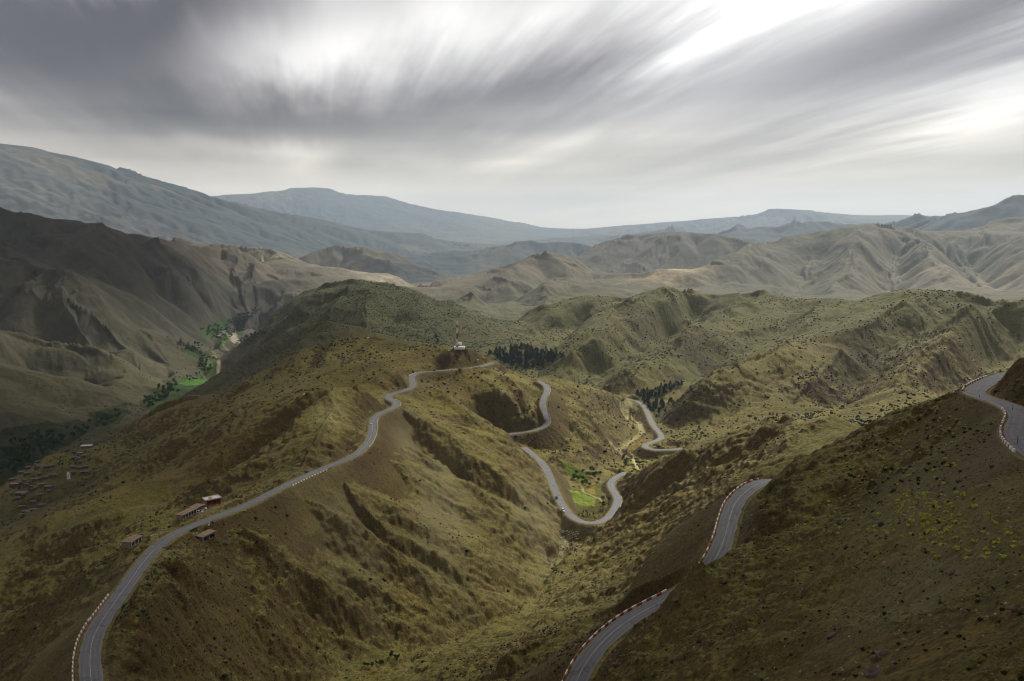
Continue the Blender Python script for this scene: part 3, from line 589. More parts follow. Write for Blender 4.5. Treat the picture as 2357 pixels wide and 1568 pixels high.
poly_paint([(1284,1070),(1347,1080),(1352,1092),(1327,1094)], -262, (0.13, 0.20, 0.04), .9)
poly_paint([(1431,920),(1459,933),(1450,950),(1484,969),(1490,992),(1477,1003),(1469,1015),(1448,1024),(1418,1038),(1440,1018),(1470,1000),(1459,976),(1438,956),(1426,943),(1440,930)], -279, (0.34, 0.30, 0.235), .9, .5)
poly_paint([(1440,1022),(1490,1000),(1502,1010),(1478,1020),(1472,1030),(1445,1035)], -275, (0.25, 0.175, 0.085), .8)
poly_paint([(1483,1050),(1515,1040),(1525,1045),(1500,1060)], -272, (0.17, 0.19, 0.035), .8); poly_paint([(1432,1068),(1452,1062),(1455,1076),(1435,1082)], -270, (0.22, 0.20, 0.06), .8)
path_paint([(1440,918,-279),(1452,935,-279),(1445,955,-279),(1470,975,-279),(1478,995,-279),(1450,1020,-279),(1418,1036,-279)], 5, (0.42, 0.37, 0.30))
path_paint([(1415,1036,-278),(1450,1045,-278)], 14, (0.36, 0.28, 0.22)); path_paint([(1456,1048,-276),(1462,1064,-275),(1470,1076,-272)], 3.5, (0.5, 0.44, 0.36))
path_paint([(1340,1122,-267),(1342,1132,-267),(1375,1148,-267),(1390,1160,-266)], 2.5, (0.36, 0.32, 0.25))
path_paint([(1330,1228),(1308,1240),(1297,1258),(1290,1275)], 5, (0.36, 0.31, 0.24));
for pth, wd in (([(515,785,-400),(537,786,-400),(547,791,-399),(558,796,-397),(569,799,-395),(585,798,-393)], 9), ([(530,757,-400),(534,764,-400),(541,774,-400)], 26), ([(490,806,-400),(507,812,-399),(515,821,-397)], 9), ([(496,833,-400),(504,842,-399),(501,852,-399)], 8), ([(486,862,-400),(520,866,-397)], 5), ([(476,889,-400),(482,894,-399),(493,896,-397)], 6), ([(540,747,-400),(500,764,-400)], 5)):
    path_paint(pth, wd, (0.50, 0.44, 0.38))
path_paint([(296,1278,-159.5),(330,1248,-160.5),(375,1228,-162.5),(420,1205,-165),(455,1188,-167),(500,1168,-169.5),(540,1154,-171.5)], 19, (0.215, 0.180, 0.120), .9)
LAY = VEG < -1
# trails and road verges
path_paint([(700,906),(735,930),(760,960),(775,985)], 5, (0.30, 0.26, 0.17), .6); path_paint([(850,820),(905,812),(965,808),(1010,800)], 4, (0.26, 0.22, 0.13), .5)
verge = smooth(11.0, 5.0, near_d + 2.2*nB); mix(verge*.85, (0.215, 0.182, 0.125)); VEG -= 2.5*smooth(13, 7, near_d)
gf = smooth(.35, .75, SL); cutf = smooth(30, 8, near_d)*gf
mix(cutf*.85*(1+.5*nB), (0.085, 0.058, 0.032))  # dark rock on steep cut banks, with some shade in its tone
PLAT = []
def platform(u, v, z, rad, blend=6):
    p = xyz(u, v, z); pad_at(p.x, p.y, z-.1, rad, blend); PLAT.append(p)
    rr = math.hypot(p.x, p.y); aa = math.atan2(p.x, p.y); pd = rad*2+8
    q0, q1 = rows(rr-pd, rr+pd); c0, c1 = np.searchsorted(AZ, [aa-pd/rr, aa+pd/rr])
    d = np.hypot(X[q0:q1, c0:c1]-p.x, Y[q0:q1, c0:c1]-p.y)+1.5*nC[q0:q1, c0:c1]
    m = (smooth(rad*1.5, rad*.9, d)*.85)[..., None]
    COLR[q0:q1, c0:c1] = COLR[q0:q1, c0:c1]*(1-m)+np.array((0.225, 0.190, 0.130), np.float32)*m
    VEG[q0:q1, c0:c1] -= 3*m[..., 0]
    return p
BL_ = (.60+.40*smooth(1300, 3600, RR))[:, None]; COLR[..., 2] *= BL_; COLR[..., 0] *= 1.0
COLR *= (1 + .16*nC + .16*nB)[..., None]; COLR[...] = np.clip(COLR, .006, .8)
SMO = np.zeros(Z.shape, np.float32)
for (u, v, r, su, sl) in ((1010,1160,640,62,.17), (1240,1180,700,70,.12), (790,1170,545,75,.12), (1590,1200,440,55,.14), (1440,1340,350,120,.07), (1300,1400,400,90,.05), (2230,1200,185,150,.22), (2100,1330,135,150,.2), (150,1440,380,90,.12), (940,1030,760,40,.08)):
    _a, _s = ray(u, v); SMO = np.maximum(SMO, np.exp(-((AZ[None]-_a)/(su/F))**2-((LR[:, None]-math.log(r))/sl)**2)*(1+.5*nB))
SMO = np.clip(SMO*1.3, 0, 1).astype(np.float32); VEG -= .6*SMO
_c = np.array((0.185, 0.158, 0.092), np.float32); COLR = COLR*(1-.5*SMO[..., None])+_c*(.5*SMO[..., None])
VEG[...] = np.clip(VEG, 0, 1)
log('coloured')
# ------------------------------------------------------------------ node helpers
class NT:
    def __init__(s, tree): s.t = tree; s.n = tree.nodes; s.l = tree.links
    def node(s, kind, **kw):
        n = s.n.new(kind)
        for k, v in kw.items(): setattr(n, k, v)
        return n
    def put(s, sock, v):
        if hasattr(v, 'is_output'): s.l.new(v, sock)
        elif v is not None: sock.default_value = v
    def m(s, op, a, b=None, c=None, clamp=False):
        n = s.node('ShaderNodeMath', operation=op, use_clamp=clamp); s.put(n.inputs[0], a)
        if b is not None: s.put(n.inputs[1], b)
        if c is not None: s.put(n.inputs[2], c)
        return n.outputs[0]
    def vm(s, op, a, b=None):
        n = s.node('ShaderNodeVectorMath', operation=op); s.put(n.inputs[0], a)
        if b is not None: s.put(n.inputs[1], b)
        return n.outputs[0]
    def mix(s, f, a, b, blend='MIX'):
        n = s.node('ShaderNodeMix', data_type='RGBA', blend_type=blend); s.put(n.inputs[0], f); s.put(n.inputs[6], a); s.put(n.inputs[7], b); return n.outputs[2]
    def noise(s, vec, scale, detail=3, rough=.55, dist=0.0):
        n = s.node('ShaderNodeTexNoise'); s.put(n.inputs['Vector'], vec); n.inputs['Scale'].default_value = scale
        n.inputs['Detail'].default_value = detail; n.inputs['Roughness'].default_value = rough; n.inputs['Distortion'].default_value = dist; return n.outputs[0]
    def rng(s, v, a, b, c=0.0, d=1.0):
        n = s.node('ShaderNodeMapRange', interpolation_type='SMOOTHSTEP'); s.put(n.inputs[0], v)
        for i, q in enumerate((a, b, c, d)): n.inputs[i+1].default_value = q
        return n.outputs[0]
def mat(name, rgb=(.5, .5, .5), rough=.8, metal=0.0, vary=.12, scale=1.0, bump=0.0):
    m = bpy.data.materials.new(name); m.use_nodes = True; N_ = NT(m.node_tree); b = m.node_tree.nodes['Principled BSDF']
    tc = N_.node('ShaderNodeTexCoord').outputs['Object']; n = N_.noise(tc, scale, 4)
    f = N_.rng(n, .3, .7, 1-vary, 1+vary)
    N_.put(b.inputs['Base Color'], N_.vm('MULTIPLY', (rgb[0], rgb[1], rgb[2]), None) if False else N_.mix(1.0, (*rgb, 1), f, 'MULTIPLY'))
    b.inputs['Roughness'].default_value = rough; b.inputs['Metallic'].default_value = metal
    if bump:
        bp = N_.node('ShaderNodeBump'); bp.inputs['Strength'].default_value = bump; bp.inputs['Distance'].default_value = .05; N_.put(bp.inputs['Height'], n); N_.put(b.inputs['Normal'], bp.outputs[0])
    return m
# ------------------------------------------------------------------ ground material
gm = bpy.data.materials.new('ground'); gm.use_nodes = True; g = NT(gm.node_tree); gb = gm.node_tree.nodes['Principled BSDF']
geo = g.node('ShaderNodeNewGeometry').outputs['Position']
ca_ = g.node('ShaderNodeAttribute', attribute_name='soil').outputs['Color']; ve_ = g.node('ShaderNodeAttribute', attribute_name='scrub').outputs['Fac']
sm_ = g.m('SUBTRACT', 1.0, g.m('MULTIPLY', g.node('ShaderNodeAttribute', attribute_name='scree').outputs['Fac'], .7)); MU = lambda f: g.m('MULTIPLY', f, sm_)
n1 = g.noise(geo, .035, 5, .62); n2_ = g.noise(geo, .33, 5, .68); n3 = g.noise(geo, 2.6, 4, .7)
c = g.mix(g.rng(n1, .35, .68, 0, .45), ca_, g.mix(1.0, ca_, (1.05, 1.12, .72, 1), 'MULTIPLY'))
c = g.mix(MU(g.rng(n2_, .50, .66, 0, .8)), c, g.mix(1.0, c, (.46, .42, .36, 1), 'MULTIPLY'))
n4 = g.noise(geo, .95, 3, .75)
c = g.mix(MU(g.rng(n4, .50, .60, 0, .7)), c, g.mix(1.0, c, (.50, .44, .38, 1), 'MULTIPLY'))
c = g.mix(g.rng(n4, .46, .34, 0, .6), c, g.mix(1.0, c, (1.5, 1.42, 1.25, 1), 'MULTIPLY'))
c = g.mix(g.rng(n3, .48, .66, 0, .65), c, g.mix(1.0, c, (.50, .48, .45, 1), 'MULTIPLY'))
c = g.mix(g.rng(n3, .46, .32, 0, .35), c, g.mix(1.0, c, (1.45, 1.4, 1.35, 1), 'MULTIPLY'))
def dots(scale, th, mask, colr, cur):
    v = g.node('ShaderNodeTexVoronoi'); g.put(v.inputs['Vector'], geo); v.inputs['Scale'].default_value = scale
    q = g.rng(v.outputs['Distance'], th, th*.72); sep = g.node('ShaderNodeSeparateColor'); g.put(sep.inputs[0], v.outputs['Color'])
    on = g.m('LESS_THAN', sep.outputs[0], mask)
    return g.mix(g.m('MULTIPLY', g.m('MULTIPLY', q, on), .85), cur, colr)
c = dots(.16, .30, g.m('MULTIPLY', ve_, .75), (.030, .034, .013, 1), c)
c = dots(.075, .24, g.m('MULTIPLY', ve_, .55), (.032, .036, .015, 1), c)
c = dots(.55, .30, g.m('MULTIPLY', ve_, .5), (.05, .048, .018, 1), c)
g.put(gb.inputs['Base Color'], c); gb.inputs['Roughness'].default_value = .95; gb.inputs['Specular IOR Level'].default_value = .15
bh = g.m('ADD', g.m('MULTIPLY', n2_, 1.1), g.m('MULTIPLY', n3, .22)); bh = g.m('ADD', bh, g.m('MULTIPLY', n1, 4.0))
bp = g.node('ShaderNodeBump'); bp.inputs['Strength'].default_value = .9; bp.inputs['Distance'].default_value = 1.0; g.put(bp.inputs['Height'], bh); g.put(gb.inputs['Normal'], bp.outputs[0])
def make_terrain():
    me = grid_mesh('terrain', X, Y, Z)
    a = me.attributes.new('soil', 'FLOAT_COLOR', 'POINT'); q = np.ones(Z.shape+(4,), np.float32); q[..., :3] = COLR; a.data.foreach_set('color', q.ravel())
    a = me.attributes.new('scrub', 'FLOAT', 'POINT'); a.data.foreach_set('value', VEG.astype(np.float32).ravel())
    a = me.attributes.new('scree', 'FLOAT', 'POINT'); a.data.foreach_set('value', SMO.ravel())
    me.materials.append(gm)
    return new_obj('terrain', me, kind='structure', label='olive brown mountain slopes, ridges and valleys with scattered scrub')
# ------------------------------------------------------------------ sky
w = bpy.data.worlds.new('World'); scene.world = w; w.use_nodes = True; k = NT(w.node_tree); bg = w.node_tree.nodes['Background']
SUN_EL, SUN_AZ = math.radians(40), math.radians(32)
sky = k.node('ShaderNodeTexSky', sky_type='NISHITA', sun_disc=False, sun_elevation=SUN_EL, sun_rotation=SUN_AZ, altitude=1500.0, dust_density=2.0)
tcg = k.node('ShaderNodeTexCoord').outputs['Generated']; sp = k.node('ShaderNodeSeparateXYZ'); k.put(sp.inputs[0], tcg)
dx_, dy_, dz_ = sp.outputs
hz = k.m('SQRT', k.m('ADD', k.m('MULTIPLY', dx_, dx_), k.m('MULTIPLY', dy_, dy_)))
azn = k.m('ARCTAN2', dx_, dy_); eln = k.m('ARCTAN2', dz_, hz)
def ae(u, v):
    a, s = ray(u, v); return a, math.atan(s)
A0, E0 = ae(720, 470)                                             # the point the drifting cloud streaks run towards
zc = k.m('MAXIMUM', k.m('ADD', dz_, .07), .03); px_, py_ = k.m('DIVIDE', dx_, zc), k.m('DIVIDE', dy_, zc)
ca0, sa0 = math.cos(A0), math.sin(A0)
al = k.m('ADD', k.m('MULTIPLY', px_, sa0), k.m('MULTIPLY', py_, ca0)); ac = k.m('SUBTRACT', k.m('MULTIPLY', px_, ca0), k.m('MULTIPLY', py_, sa0))
def cmb(a, b, c=0.0):
    n = k.node('ShaderNodeCombineXYZ'); k.put(n.inputs[0], a); k.put(n.inputs[1], b); k.put(n.inputs[2], c); return n.outputs[0]
s1 = k.noise(cmb(k.m('MULTIPLY', ac, 1.3), k.m('MULTIPLY', al, .22)), 1.0, 5, .58)      # broad streaks
s2 = k.noise(cmb(k.m('MULTIPLY', ac, 6.0), k.m('MULTIPLY', al, .25), 3.0), 1.0, 4, .6)    # fine fibres
s3 = k.noise(cmb(k.m('MULTIPLY', ac, .55), k.m('MULTIPLY', al, .35), 8.0), 1.0, 3, .5)
w1 = k.m('MULTIPLY', k.m('SUBTRACT', s1, .5), 1.0); w2 = k.m('MULTIPLY', k.m('SUBTRACT', s2, .5), .42)
wr = k.m('ADD', w1, w2)
ra_ = k.m('SUBTRACT', azn, A0); re_ = k.m('SUBTRACT', eln, E0); sc_ = k.m('ADD', 1.0, k.m('MULTIPLY', wr, .62))
wa, we = k.m('ADD', k.m('MULTIPLY', ra_, sc_), A0), k.m('ADD', k.m('MULTIPLY', re_, sc_), E0)
BL = [(150,30,400,100,6,-.40),(500,15,190,50,0,-.16),(60,130,160,60,10,-.06),(330,235,430,55,4,-.12),(860,255,330,42,-4,-.15),(620,300,200,30,0,-.06),(1180,215,260,34,-14,-.12),(1500,205,300,40,-14,-.19),(2000,140,320,45,-22,-.19),(2330,40,170,60,-22,-.17),(1120,110,90,60,-30,-.04),(1400,120,200,28,-28,-.06),
      (690,110,130,72,0,.37),(560,130,120,60,20,.15),(800,60,60,70,0,.12),(1000,45,100,65,-30,.22),(1250,15,180,50,-10,.13),(1500,5,140,40,-30,.10),(1750,30,240,60,-24,.36),(1850,0,180,40,0,.2),(1080,275,160,36,-10,.15),(690,355,60,28,0,.20),(530,342,110,18,0,.13),(940,378,70,15,0,.11),(1200,368,70,11,-8,.10),(2200,290,170,38,-8,.17),(2340,240,120,40,-20,.10),(1700,262,220,26,-8,.07),(1650,110,120,30,-25,.05),
      (1850,360,300,30,-6,-.06),(2250,380,200,25,0,-.05),(1000,340,120,20,-5,-.04),(760,385,120,14,0,-.05),(150,300,200,30,3,-.05),(1250,490,1100,45,0,.11),(480,440,260,14,0,.10),(1500,310,200,22,-5,.03)]
val = None
for (u, v, su, sv, rot, amp) in BL:
    a0, e0 = ae(u, v); ct, st_ = math.cos(math.radians(-rot)), math.sin(math.radians(-rot))
    da, de = k.m('SUBTRACT', wa, a0), k.m('SUBTRACT', we, e0)
    p_ = k.m('MULTIPLY', k.m('ADD', k.m('MULTIPLY', da, ct), k.m('MULTIPLY', de, st_)), F/su)
    q_ = k.m('MULTIPLY', k.m('SUBTRACT', k.m('MULTIPLY', de, ct), k.m('MULTIPLY', da, st_)), F/sv)
    e_ = k.m('EXPONENT', k.m('MULTIPLY', k.m('ADD', k.m('MULTIPLY', p_, p_), k.m('MULTIPLY', q_, q_)), -.5))
    val = k.m('MULTIPLY_ADD', e_, amp*(1.1 if amp < 0 else 1.0), val if val is not None else .765)
s5 = k.noise(cmb(k.m('MULTIPLY', azn, 2.2), k.m('MULTIPLY', eln, 26.0), 2.0), 1.0, 3, .55)
val = k.m('ADD', val, k.m('MULTIPLY', k.m('SUBTRACT', s5, .5), k.m('MULTIPLY', k.rng(eln, math.radians(10), math.radians(3)), .34)))
hi = k.rng(eln, math.radians(1), math.radians(9))                   # streak strength grows away from the horizon
val = k.m('ADD', val, k.m('MULTIPLY', k.m('MULTIPLY', k.m('SUBTRACT', s1, .5), .72), k.m('ADD', .25, k.m('MULTIPLY', hi, .75))))
val = k.m('ADD', val, k.m('MULTIPLY', k.m('SUBTRACT', s2, .5), k.m('MULTIPLY', hi, .15)))
back = k.rng(azn, 0, 1); val = k.m('MAXIMUM', val, .36); val = k.m('MINIMUM', val, 1.12)
zen = k.rng(eln, math.radians(16), math.radians(40)); ab = k.m('ABSOLUTE', azn); side_ = k.rng(ab, .6, 1.2)
ov = k.m('MAXIMUM', zen, side_); val = k.mix(ov, cmb(val, val, val), cmb(k.m('ADD', .55, k.m('MULTIPLY', k.m('SUBTRACT', s3, .5), .5)), 0.0)) if False else k.m('ADD', k.m('MULTIPLY', val, k.m('SUBTRACT', 1.0, ov)), k.m('MULTIPLY', ov, k.m('ADD', .55, k.m('MULTIPLY', k.m('SUBTRACT', s3, .5), .5))))
lin = k.m('POWER', val, 2.2)
tint = k.mix(k.rng(val, .40, .92), (1.09, .985, 1.0, 1), (1.03, 1.0, .965, 1)); warm = k.rng(eln, math.radians(9), math.radians(1.0))
tint = k.mix(warm, tint, (1.24, 1.08, .87, 1))
cloud = k.mix(1.0, tint, lin, 'MULTIPLY')
CLOUD_GAIN = 3.2                                                   # background strength is 0.1
cloud = k.mix(1.0, cloud, (CLOUD_GAIN, CLOUD_GAIN, CLOUD_GAIN, 1), 'MULTIPLY')
final = k.mix(.97, sky.outputs[0], cloud)
k.put(bg.inputs[0], final); bg.inputs[1].default_value = .1
sd = bpy.data.lights.new('sun', 'SUN'); sd.energy = 1.5; sd.angle = math.radians(10); sd.color = (1, .96, .88)
so = new_obj('sun', sd); so.rotation_euler = (-(math.pi/2-SUN_EL), 0, -SUN_AZ)
# ------------------------------------------------------------------ air
def make_haze(density=3.5e-5):
    zb, zt = float(Z.min())-1.5, float(max(Z.max(), 0))+6.0; e = R1+300.0
    P = [(-e,-e,zb),(e,-e,zb),(e,e,zb),(-e,e,zb),(-e,-e,zt),(e,-e,zt),(e,e,zt),(-e,e,zt)]
    me = bpy.data.meshes.new('haze'); me.from_pydata(P, [], [(0,3,2,1),(4,5,6,7),(0,1,5,4),(1,2,6,5),(2,3,7,6),(3,0,4,7)])
    m = bpy.data.materials.new('air'); m.use_nodes = True; t = m.node_tree; t.nodes.remove(t.nodes['Principled BSDF'])
    v = t.nodes.new('ShaderNodeVolumePrincipled'); v.inputs['Color'].default_value = (.66, .80, .95, 1); v.inputs['Density'].default_value = density; v.inputs['Anisotropy'].default_value = .25
    t.links.new(v.outputs[0], t.nodes['Material Output'].inputs['Volume']); me.materials.append(m)
    return new_obj('haze', me, kind='stuff', label='pale blue haze filling the air between the mountains')
cam = bpy.data.cameras.new('camera'); cam.sensor_width = 36; cam.lens = 36*F/2357; cam.clip_end = 2e5; cam.clip_start = .5
cob = new_obj('camera', cam); cob.rotation_euler = (math.pi/2-PITCH, 0, 0); scene.camera = cob
vs = scene.view_settings; vs.view_transform = 'Standard'; vs.look = 'None'; vs.gamma = 1; vs.exposure = 1.76
scene.cycles.use_denoising = True; scene.cycles.pixel_filter_type = 'BLACKMAN_HARRIS'; scene.cycles.filter_width = 1.1; scene.cycles.max_bounces = 5; scene.cycles.volume_bounces = 1; scene.cycles.diffuse_bounces = 3

# ------------------------------------------------------------------ unseen clouds added overhead to keep the near and left slopes in shade
def make_shade_cloud(cx, cy, cz, sx, sy, sz, seed, n=90):
    th = np.linspace(0, 2*math.pi, n+1)[:-1]; ph = np.linspace(-math.pi/2, math.pi/2, n//2)
    T, P_ = np.meshgrid(th, ph); d = np.stack([np.cos(P_)*np.cos(T), np.cos(P_)*np.sin(T), np.sin(P_)], 2)
    x, y, z = d[..., 0]*sx, d[..., 1]*sy, d[..., 2]*sz
    rad = 1 + .16*vnoise(d[..., 0]*2.3+seed, d[..., 1]*2.3+d[..., 2], seed) + .07*vnoise(d[..., 0]*6+seed, d[..., 1]*6+d[..., 2]*2, seed+1)
    x, y, z = x*rad, y*rad, z*(.8+.5*vnoise(x/700., y/700., seed+2))
    me = bpy.data.meshes.new('cloud'); nr, nc = x.shape
    V = np.stack([x, y, z], 2).reshape(-1, 3); idx = np.arange(nr*nc).reshape(nr, nc)
    Q = np.stack([idx[:-1], np.roll(idx[:-1], -1, 1), np.roll(idx[1:], -1, 1), idx[1:]], 2).reshape(-1, 4)
    me.from_pydata(V.tolist(), [], Q.tolist()); me.polygons.foreach_set('use_smooth', np.ones(len(Q), bool)); me.materials.append(shade_cloud_mat)
    o = new_obj('cloud', me, kind='structure', label='unseen cloud added above the pass to shade the slopes'); o.location = (cx, cy, cz); return o
shade_cloud_mat = bpy.data.materials.new('cloud'); shade_cloud_mat.use_nodes = True; q_ = NT(shade_cloud_mat.node_tree)
df, tl, mx = q_.node('ShaderNodeBsdfDiffuse'), q_.node('ShaderNodeBsdfTranslucent'), q_.node('ShaderNodeMixShader'); df.inputs[0].default_value = tl.inputs[0].default_value = (.8, .8, .82, 1); mx.inputs[0].default_value = .45
q_.l.new(df.outputs[0], mx.inputs[1]); q_.l.new(tl.outputs[0], mx.inputs[2]); q_.l.new(mx.outputs[0], shade_cloud_mat.node_tree.nodes['Material Output'].inputs['Surface'])
CZ = max(1500.0, float(Z.max())+300)
def over(gx_, gy_, gz_, h): d = (h-gz_)/math.tan(SUN_EL); return gx_+d*math.sin(SUN_AZ), gy_+d*math.cos(SUN_AZ), h
make_shade_cloud(*over(-60, 60, -140, CZ), 610, 450, 90, 3); make_shade_cloud(*over(-560, 560, -230, CZ+60), 400, 470, 80, 4); make_shade_cloud(*over(-950, 1250, -360, CZ+150), 760, 640, 90, 5); make_shade_cloud(*over(-2000, 2900, -300, CZ+420), 950, 900, 110, 8)
# ------------------------------------------------------------------ mesh builder
class MB:
    def __init__(s): s.v, s.f = [], []
    def add(s, v, f):
        o = len(s.v); s.v += [tuple(map(float, q)) for q in v]; s.f += [tuple(i+o for i in q) for q in f]; return s
    def box(s, x0, x1, y0, y1, z0, z1, t=0.0):
        """box, top shrunk by t"""
        return s.add([(x0,y0,z0),(x1,y0,z0),(x1,y1,z0),(x0,y1,z0),(x0+t,y0+t,z1),(x1-t,y0+t,z1),(x1-t,y1-t,z1),(x0+t,y1-t,z1)], [(0,3,2,1),(4,5,6,7),(0,1,5,4),(1,2,6,5),(2,3,7,6),(3,0,4,7)])
    def tube(s, a, b, r0, r1=None, n=6):
        a, b = Vector(a), Vector(b); r1 = r0 if r1 is None else r1; d = (b-a).normalized()
        u = d.orthogonal().normalized(); w_ = d.cross(u); P = []
        for c, r in ((a, r0), (b, r1)):
            for i in range(n):
                t = 2*math.pi*i/n; P.append(c+u*(r*math.cos(t))+w_*(r*math.sin(t)))
        return s.add(P, [(i, (i+1) % n, n+(i+1) % n, n+i) for i in range(n)]+[tuple(range(n-1, -1, -1)), tuple(range(n, 2*n))])
    def build(s, name, material, parent=None, smooth=False, bevel=0.0, **props):
        me = bpy.data.meshes.new(name); me.from_pydata(s.v, [], s.f); me.materials.append(material)
        if smooth: me.polygons.foreach_set('use_smooth', np.ones(len(me.polygons), bool))
        o = new_obj(name, me, parent, **props)
        if bevel:
            b = o.modifiers.new('bevel', 'BEVEL'); b.width = bevel; b.segments = 2
        return o
def empty(name, loc, rz=0.0, **props):
    o = new_obj(name, None, **props); o.empty_display_size = .5; o.location = loc; o.rotation_euler = (0, 0, rz); return o
def copy_tree(o, parent=None):
    c = o.copy(); col.objects.link(c)
    if parent is not None: c.parent = parent
    for ch in o.children: copy_tree(ch, c)
    return c
def tag(o, label, category, group=None):
    o['label'] = label; o['category'] = category
    if group: o['group'] = group
    elif 'group' in o: del o['group']
    return o
# ------------------------------------------------------------------ road surface
am = bpy.data.materials.new('asphalt'); am.use_nodes = True; a_ = NT(am.node_tree); ab_ = am.node_tree.nodes['Principled BSDF']
uv = a_.node('ShaderNodeUVMap', uv_map='run').outputs[0]; su = a_.node('ShaderNodeSeparateXYZ'); a_.put(su.inputs[0], uv); U_, V_ = su.outputs[0], su.outputs[1]
gp = a_.node('ShaderNodeNewGeometry').outputs['Position']
lane = a_.m('ABSOLUTE', a_.m('SUBTRACT', a_.m('ABSOLUTE', U_), 1.55))                      # distance from the lane middle
tr = a_.rng(a_.m('ABSOLUTE', a_.m('SUBTRACT', lane, .72)), .42, .05)                       # wheel tracks
la = a_.node('ShaderNodeCombineXYZ'); a_.put(la.inputs[0], a_.m('MULTIPLY', U_, 1.3)); a_.put(la.inputs[1], a_.m('MULTIPLY', V_, .06))
sn = a_.noise(la.outputs[0], 1.0, 5, .65); pn = a_.noise(gp, .22, 4, .6); fn = a_.noise(gp, 3.0, 4, .7)
ac_ = a_.mix(a_.rng(sn, .3, .7), (.115, .118, .126, 1), (.195, .191, .185, 1))
ac_ = a_.mix(a_.m('MULTIPLY', tr, .5), ac_, (.095, .098, .108, 1))
ac_ = a_.mix(a_.rng(pn, .57, .60, 0, .6), ac_, (.085, .087, .095, 1))
ac_ = a_.mix(a_.rng(fn, .5, .72, 0, .35), ac_, (.25, .24, .22, 1))
edge = a_.rng(a_.m('ADD', a_.m('ABSOLUTE', U_), a_.m('MULTIPLY', a_.m('SUBTRACT', fn, .5), .9)), 2.6, 3.25)
ac_ = a_.mix(a_.m('MULTIPLY', edge, .85), ac_, (.225, .192, .138, 1))
a_.put(ab_.inputs['Base Color'], ac_); ab_.inputs['Roughness'].default_value = .75; ab_.inputs['Specular IOR Level'].default_value = .35
paint = mat('worn_line_paint', (.38, .375, .36), .7, vary=.45, scale=.5)
def side_vec(R):
    t = np.gradient(R[:, :2], axis=0); t /= np.linalg.norm(t, axis=1)[:, None]; return np.stack([t[:, 1], -t[:, 0]], 1)
def ribbon(name, R, offs, dz, material, label, crown=0.0, jig=0.0):
    n = side_vec(R); run = np.r_[0, np.cumsum(np.linalg.norm(np.diff(R[:, :2], axis=0), axis=1))]
    O = np.tile(np.array(offs, float)[None], (len(R), 1))
    if jig:
        O[:, 0] -= jig*vnoise(run/4.0, run*0+1.0, 5); O[:, -1] += jig*vnoise(run/4.0, run*0+9.0, 6)
    gx_ = R[:, 0:1]+n[:, 0:1]*O; gy_ = R[:, 1:2]+n[:, 1:2]*O; gz_ = R[:, 2:3]+dz-crown*np.abs(O)
    me = grid_mesh(name, gx_, gy_, gz_)
    ul = me.uv_layers.new(name='run'); vi = np.empty(len(me.loops), np.int32); me.loops.foreach_get('vertex_index', vi)
    uvs = np.stack([O.ravel(), np.repeat(run, O.shape[1])], 1)[vi]; ul.data.foreach_set('uv', uvs.astype(np.float32).ravel())
    me.materials.append(material); return new_obj(name, me, kind='structure', label=label)
RL = ['asphalt road winding along the crest of the left ridge', 'asphalt road bending below the mast hill', 'asphalt road looping round the green valley floor', 'asphalt road beside the pale gravel river bed', 'asphalt road climbing across the lower right slope', 'asphalt hairpin at the right edge under a rock face']
def dense(R, st=1.5):
    d = np.r_[0, np.cumsum(np.linalg.norm(np.diff(R[:, :2], axis=0), axis=1))]; q = np.linspace(0, d[-1], int(d[-1]/st))
    return np.stack([np.interp(q, d, R[:, k]) for k in range(3)], 1)
for R, lb in zip(ROADS, RL):
    Rd = dense(R); ribbon('road', Rd, (-3.25, -1.6, 0, 1.6, 3.25), .10, am, lb, crown=.015, jig=.22)
for q, R in enumerate(ROADS):
    Rd = dense(R); L = len(Rd)
    if q in (0, 4):
        ribbon('centre_line', Rd[:int(L*.72)] if q == 0 else Rd, (-.075, .075), .125, paint, 'thin worn white centre line on the asphalt')
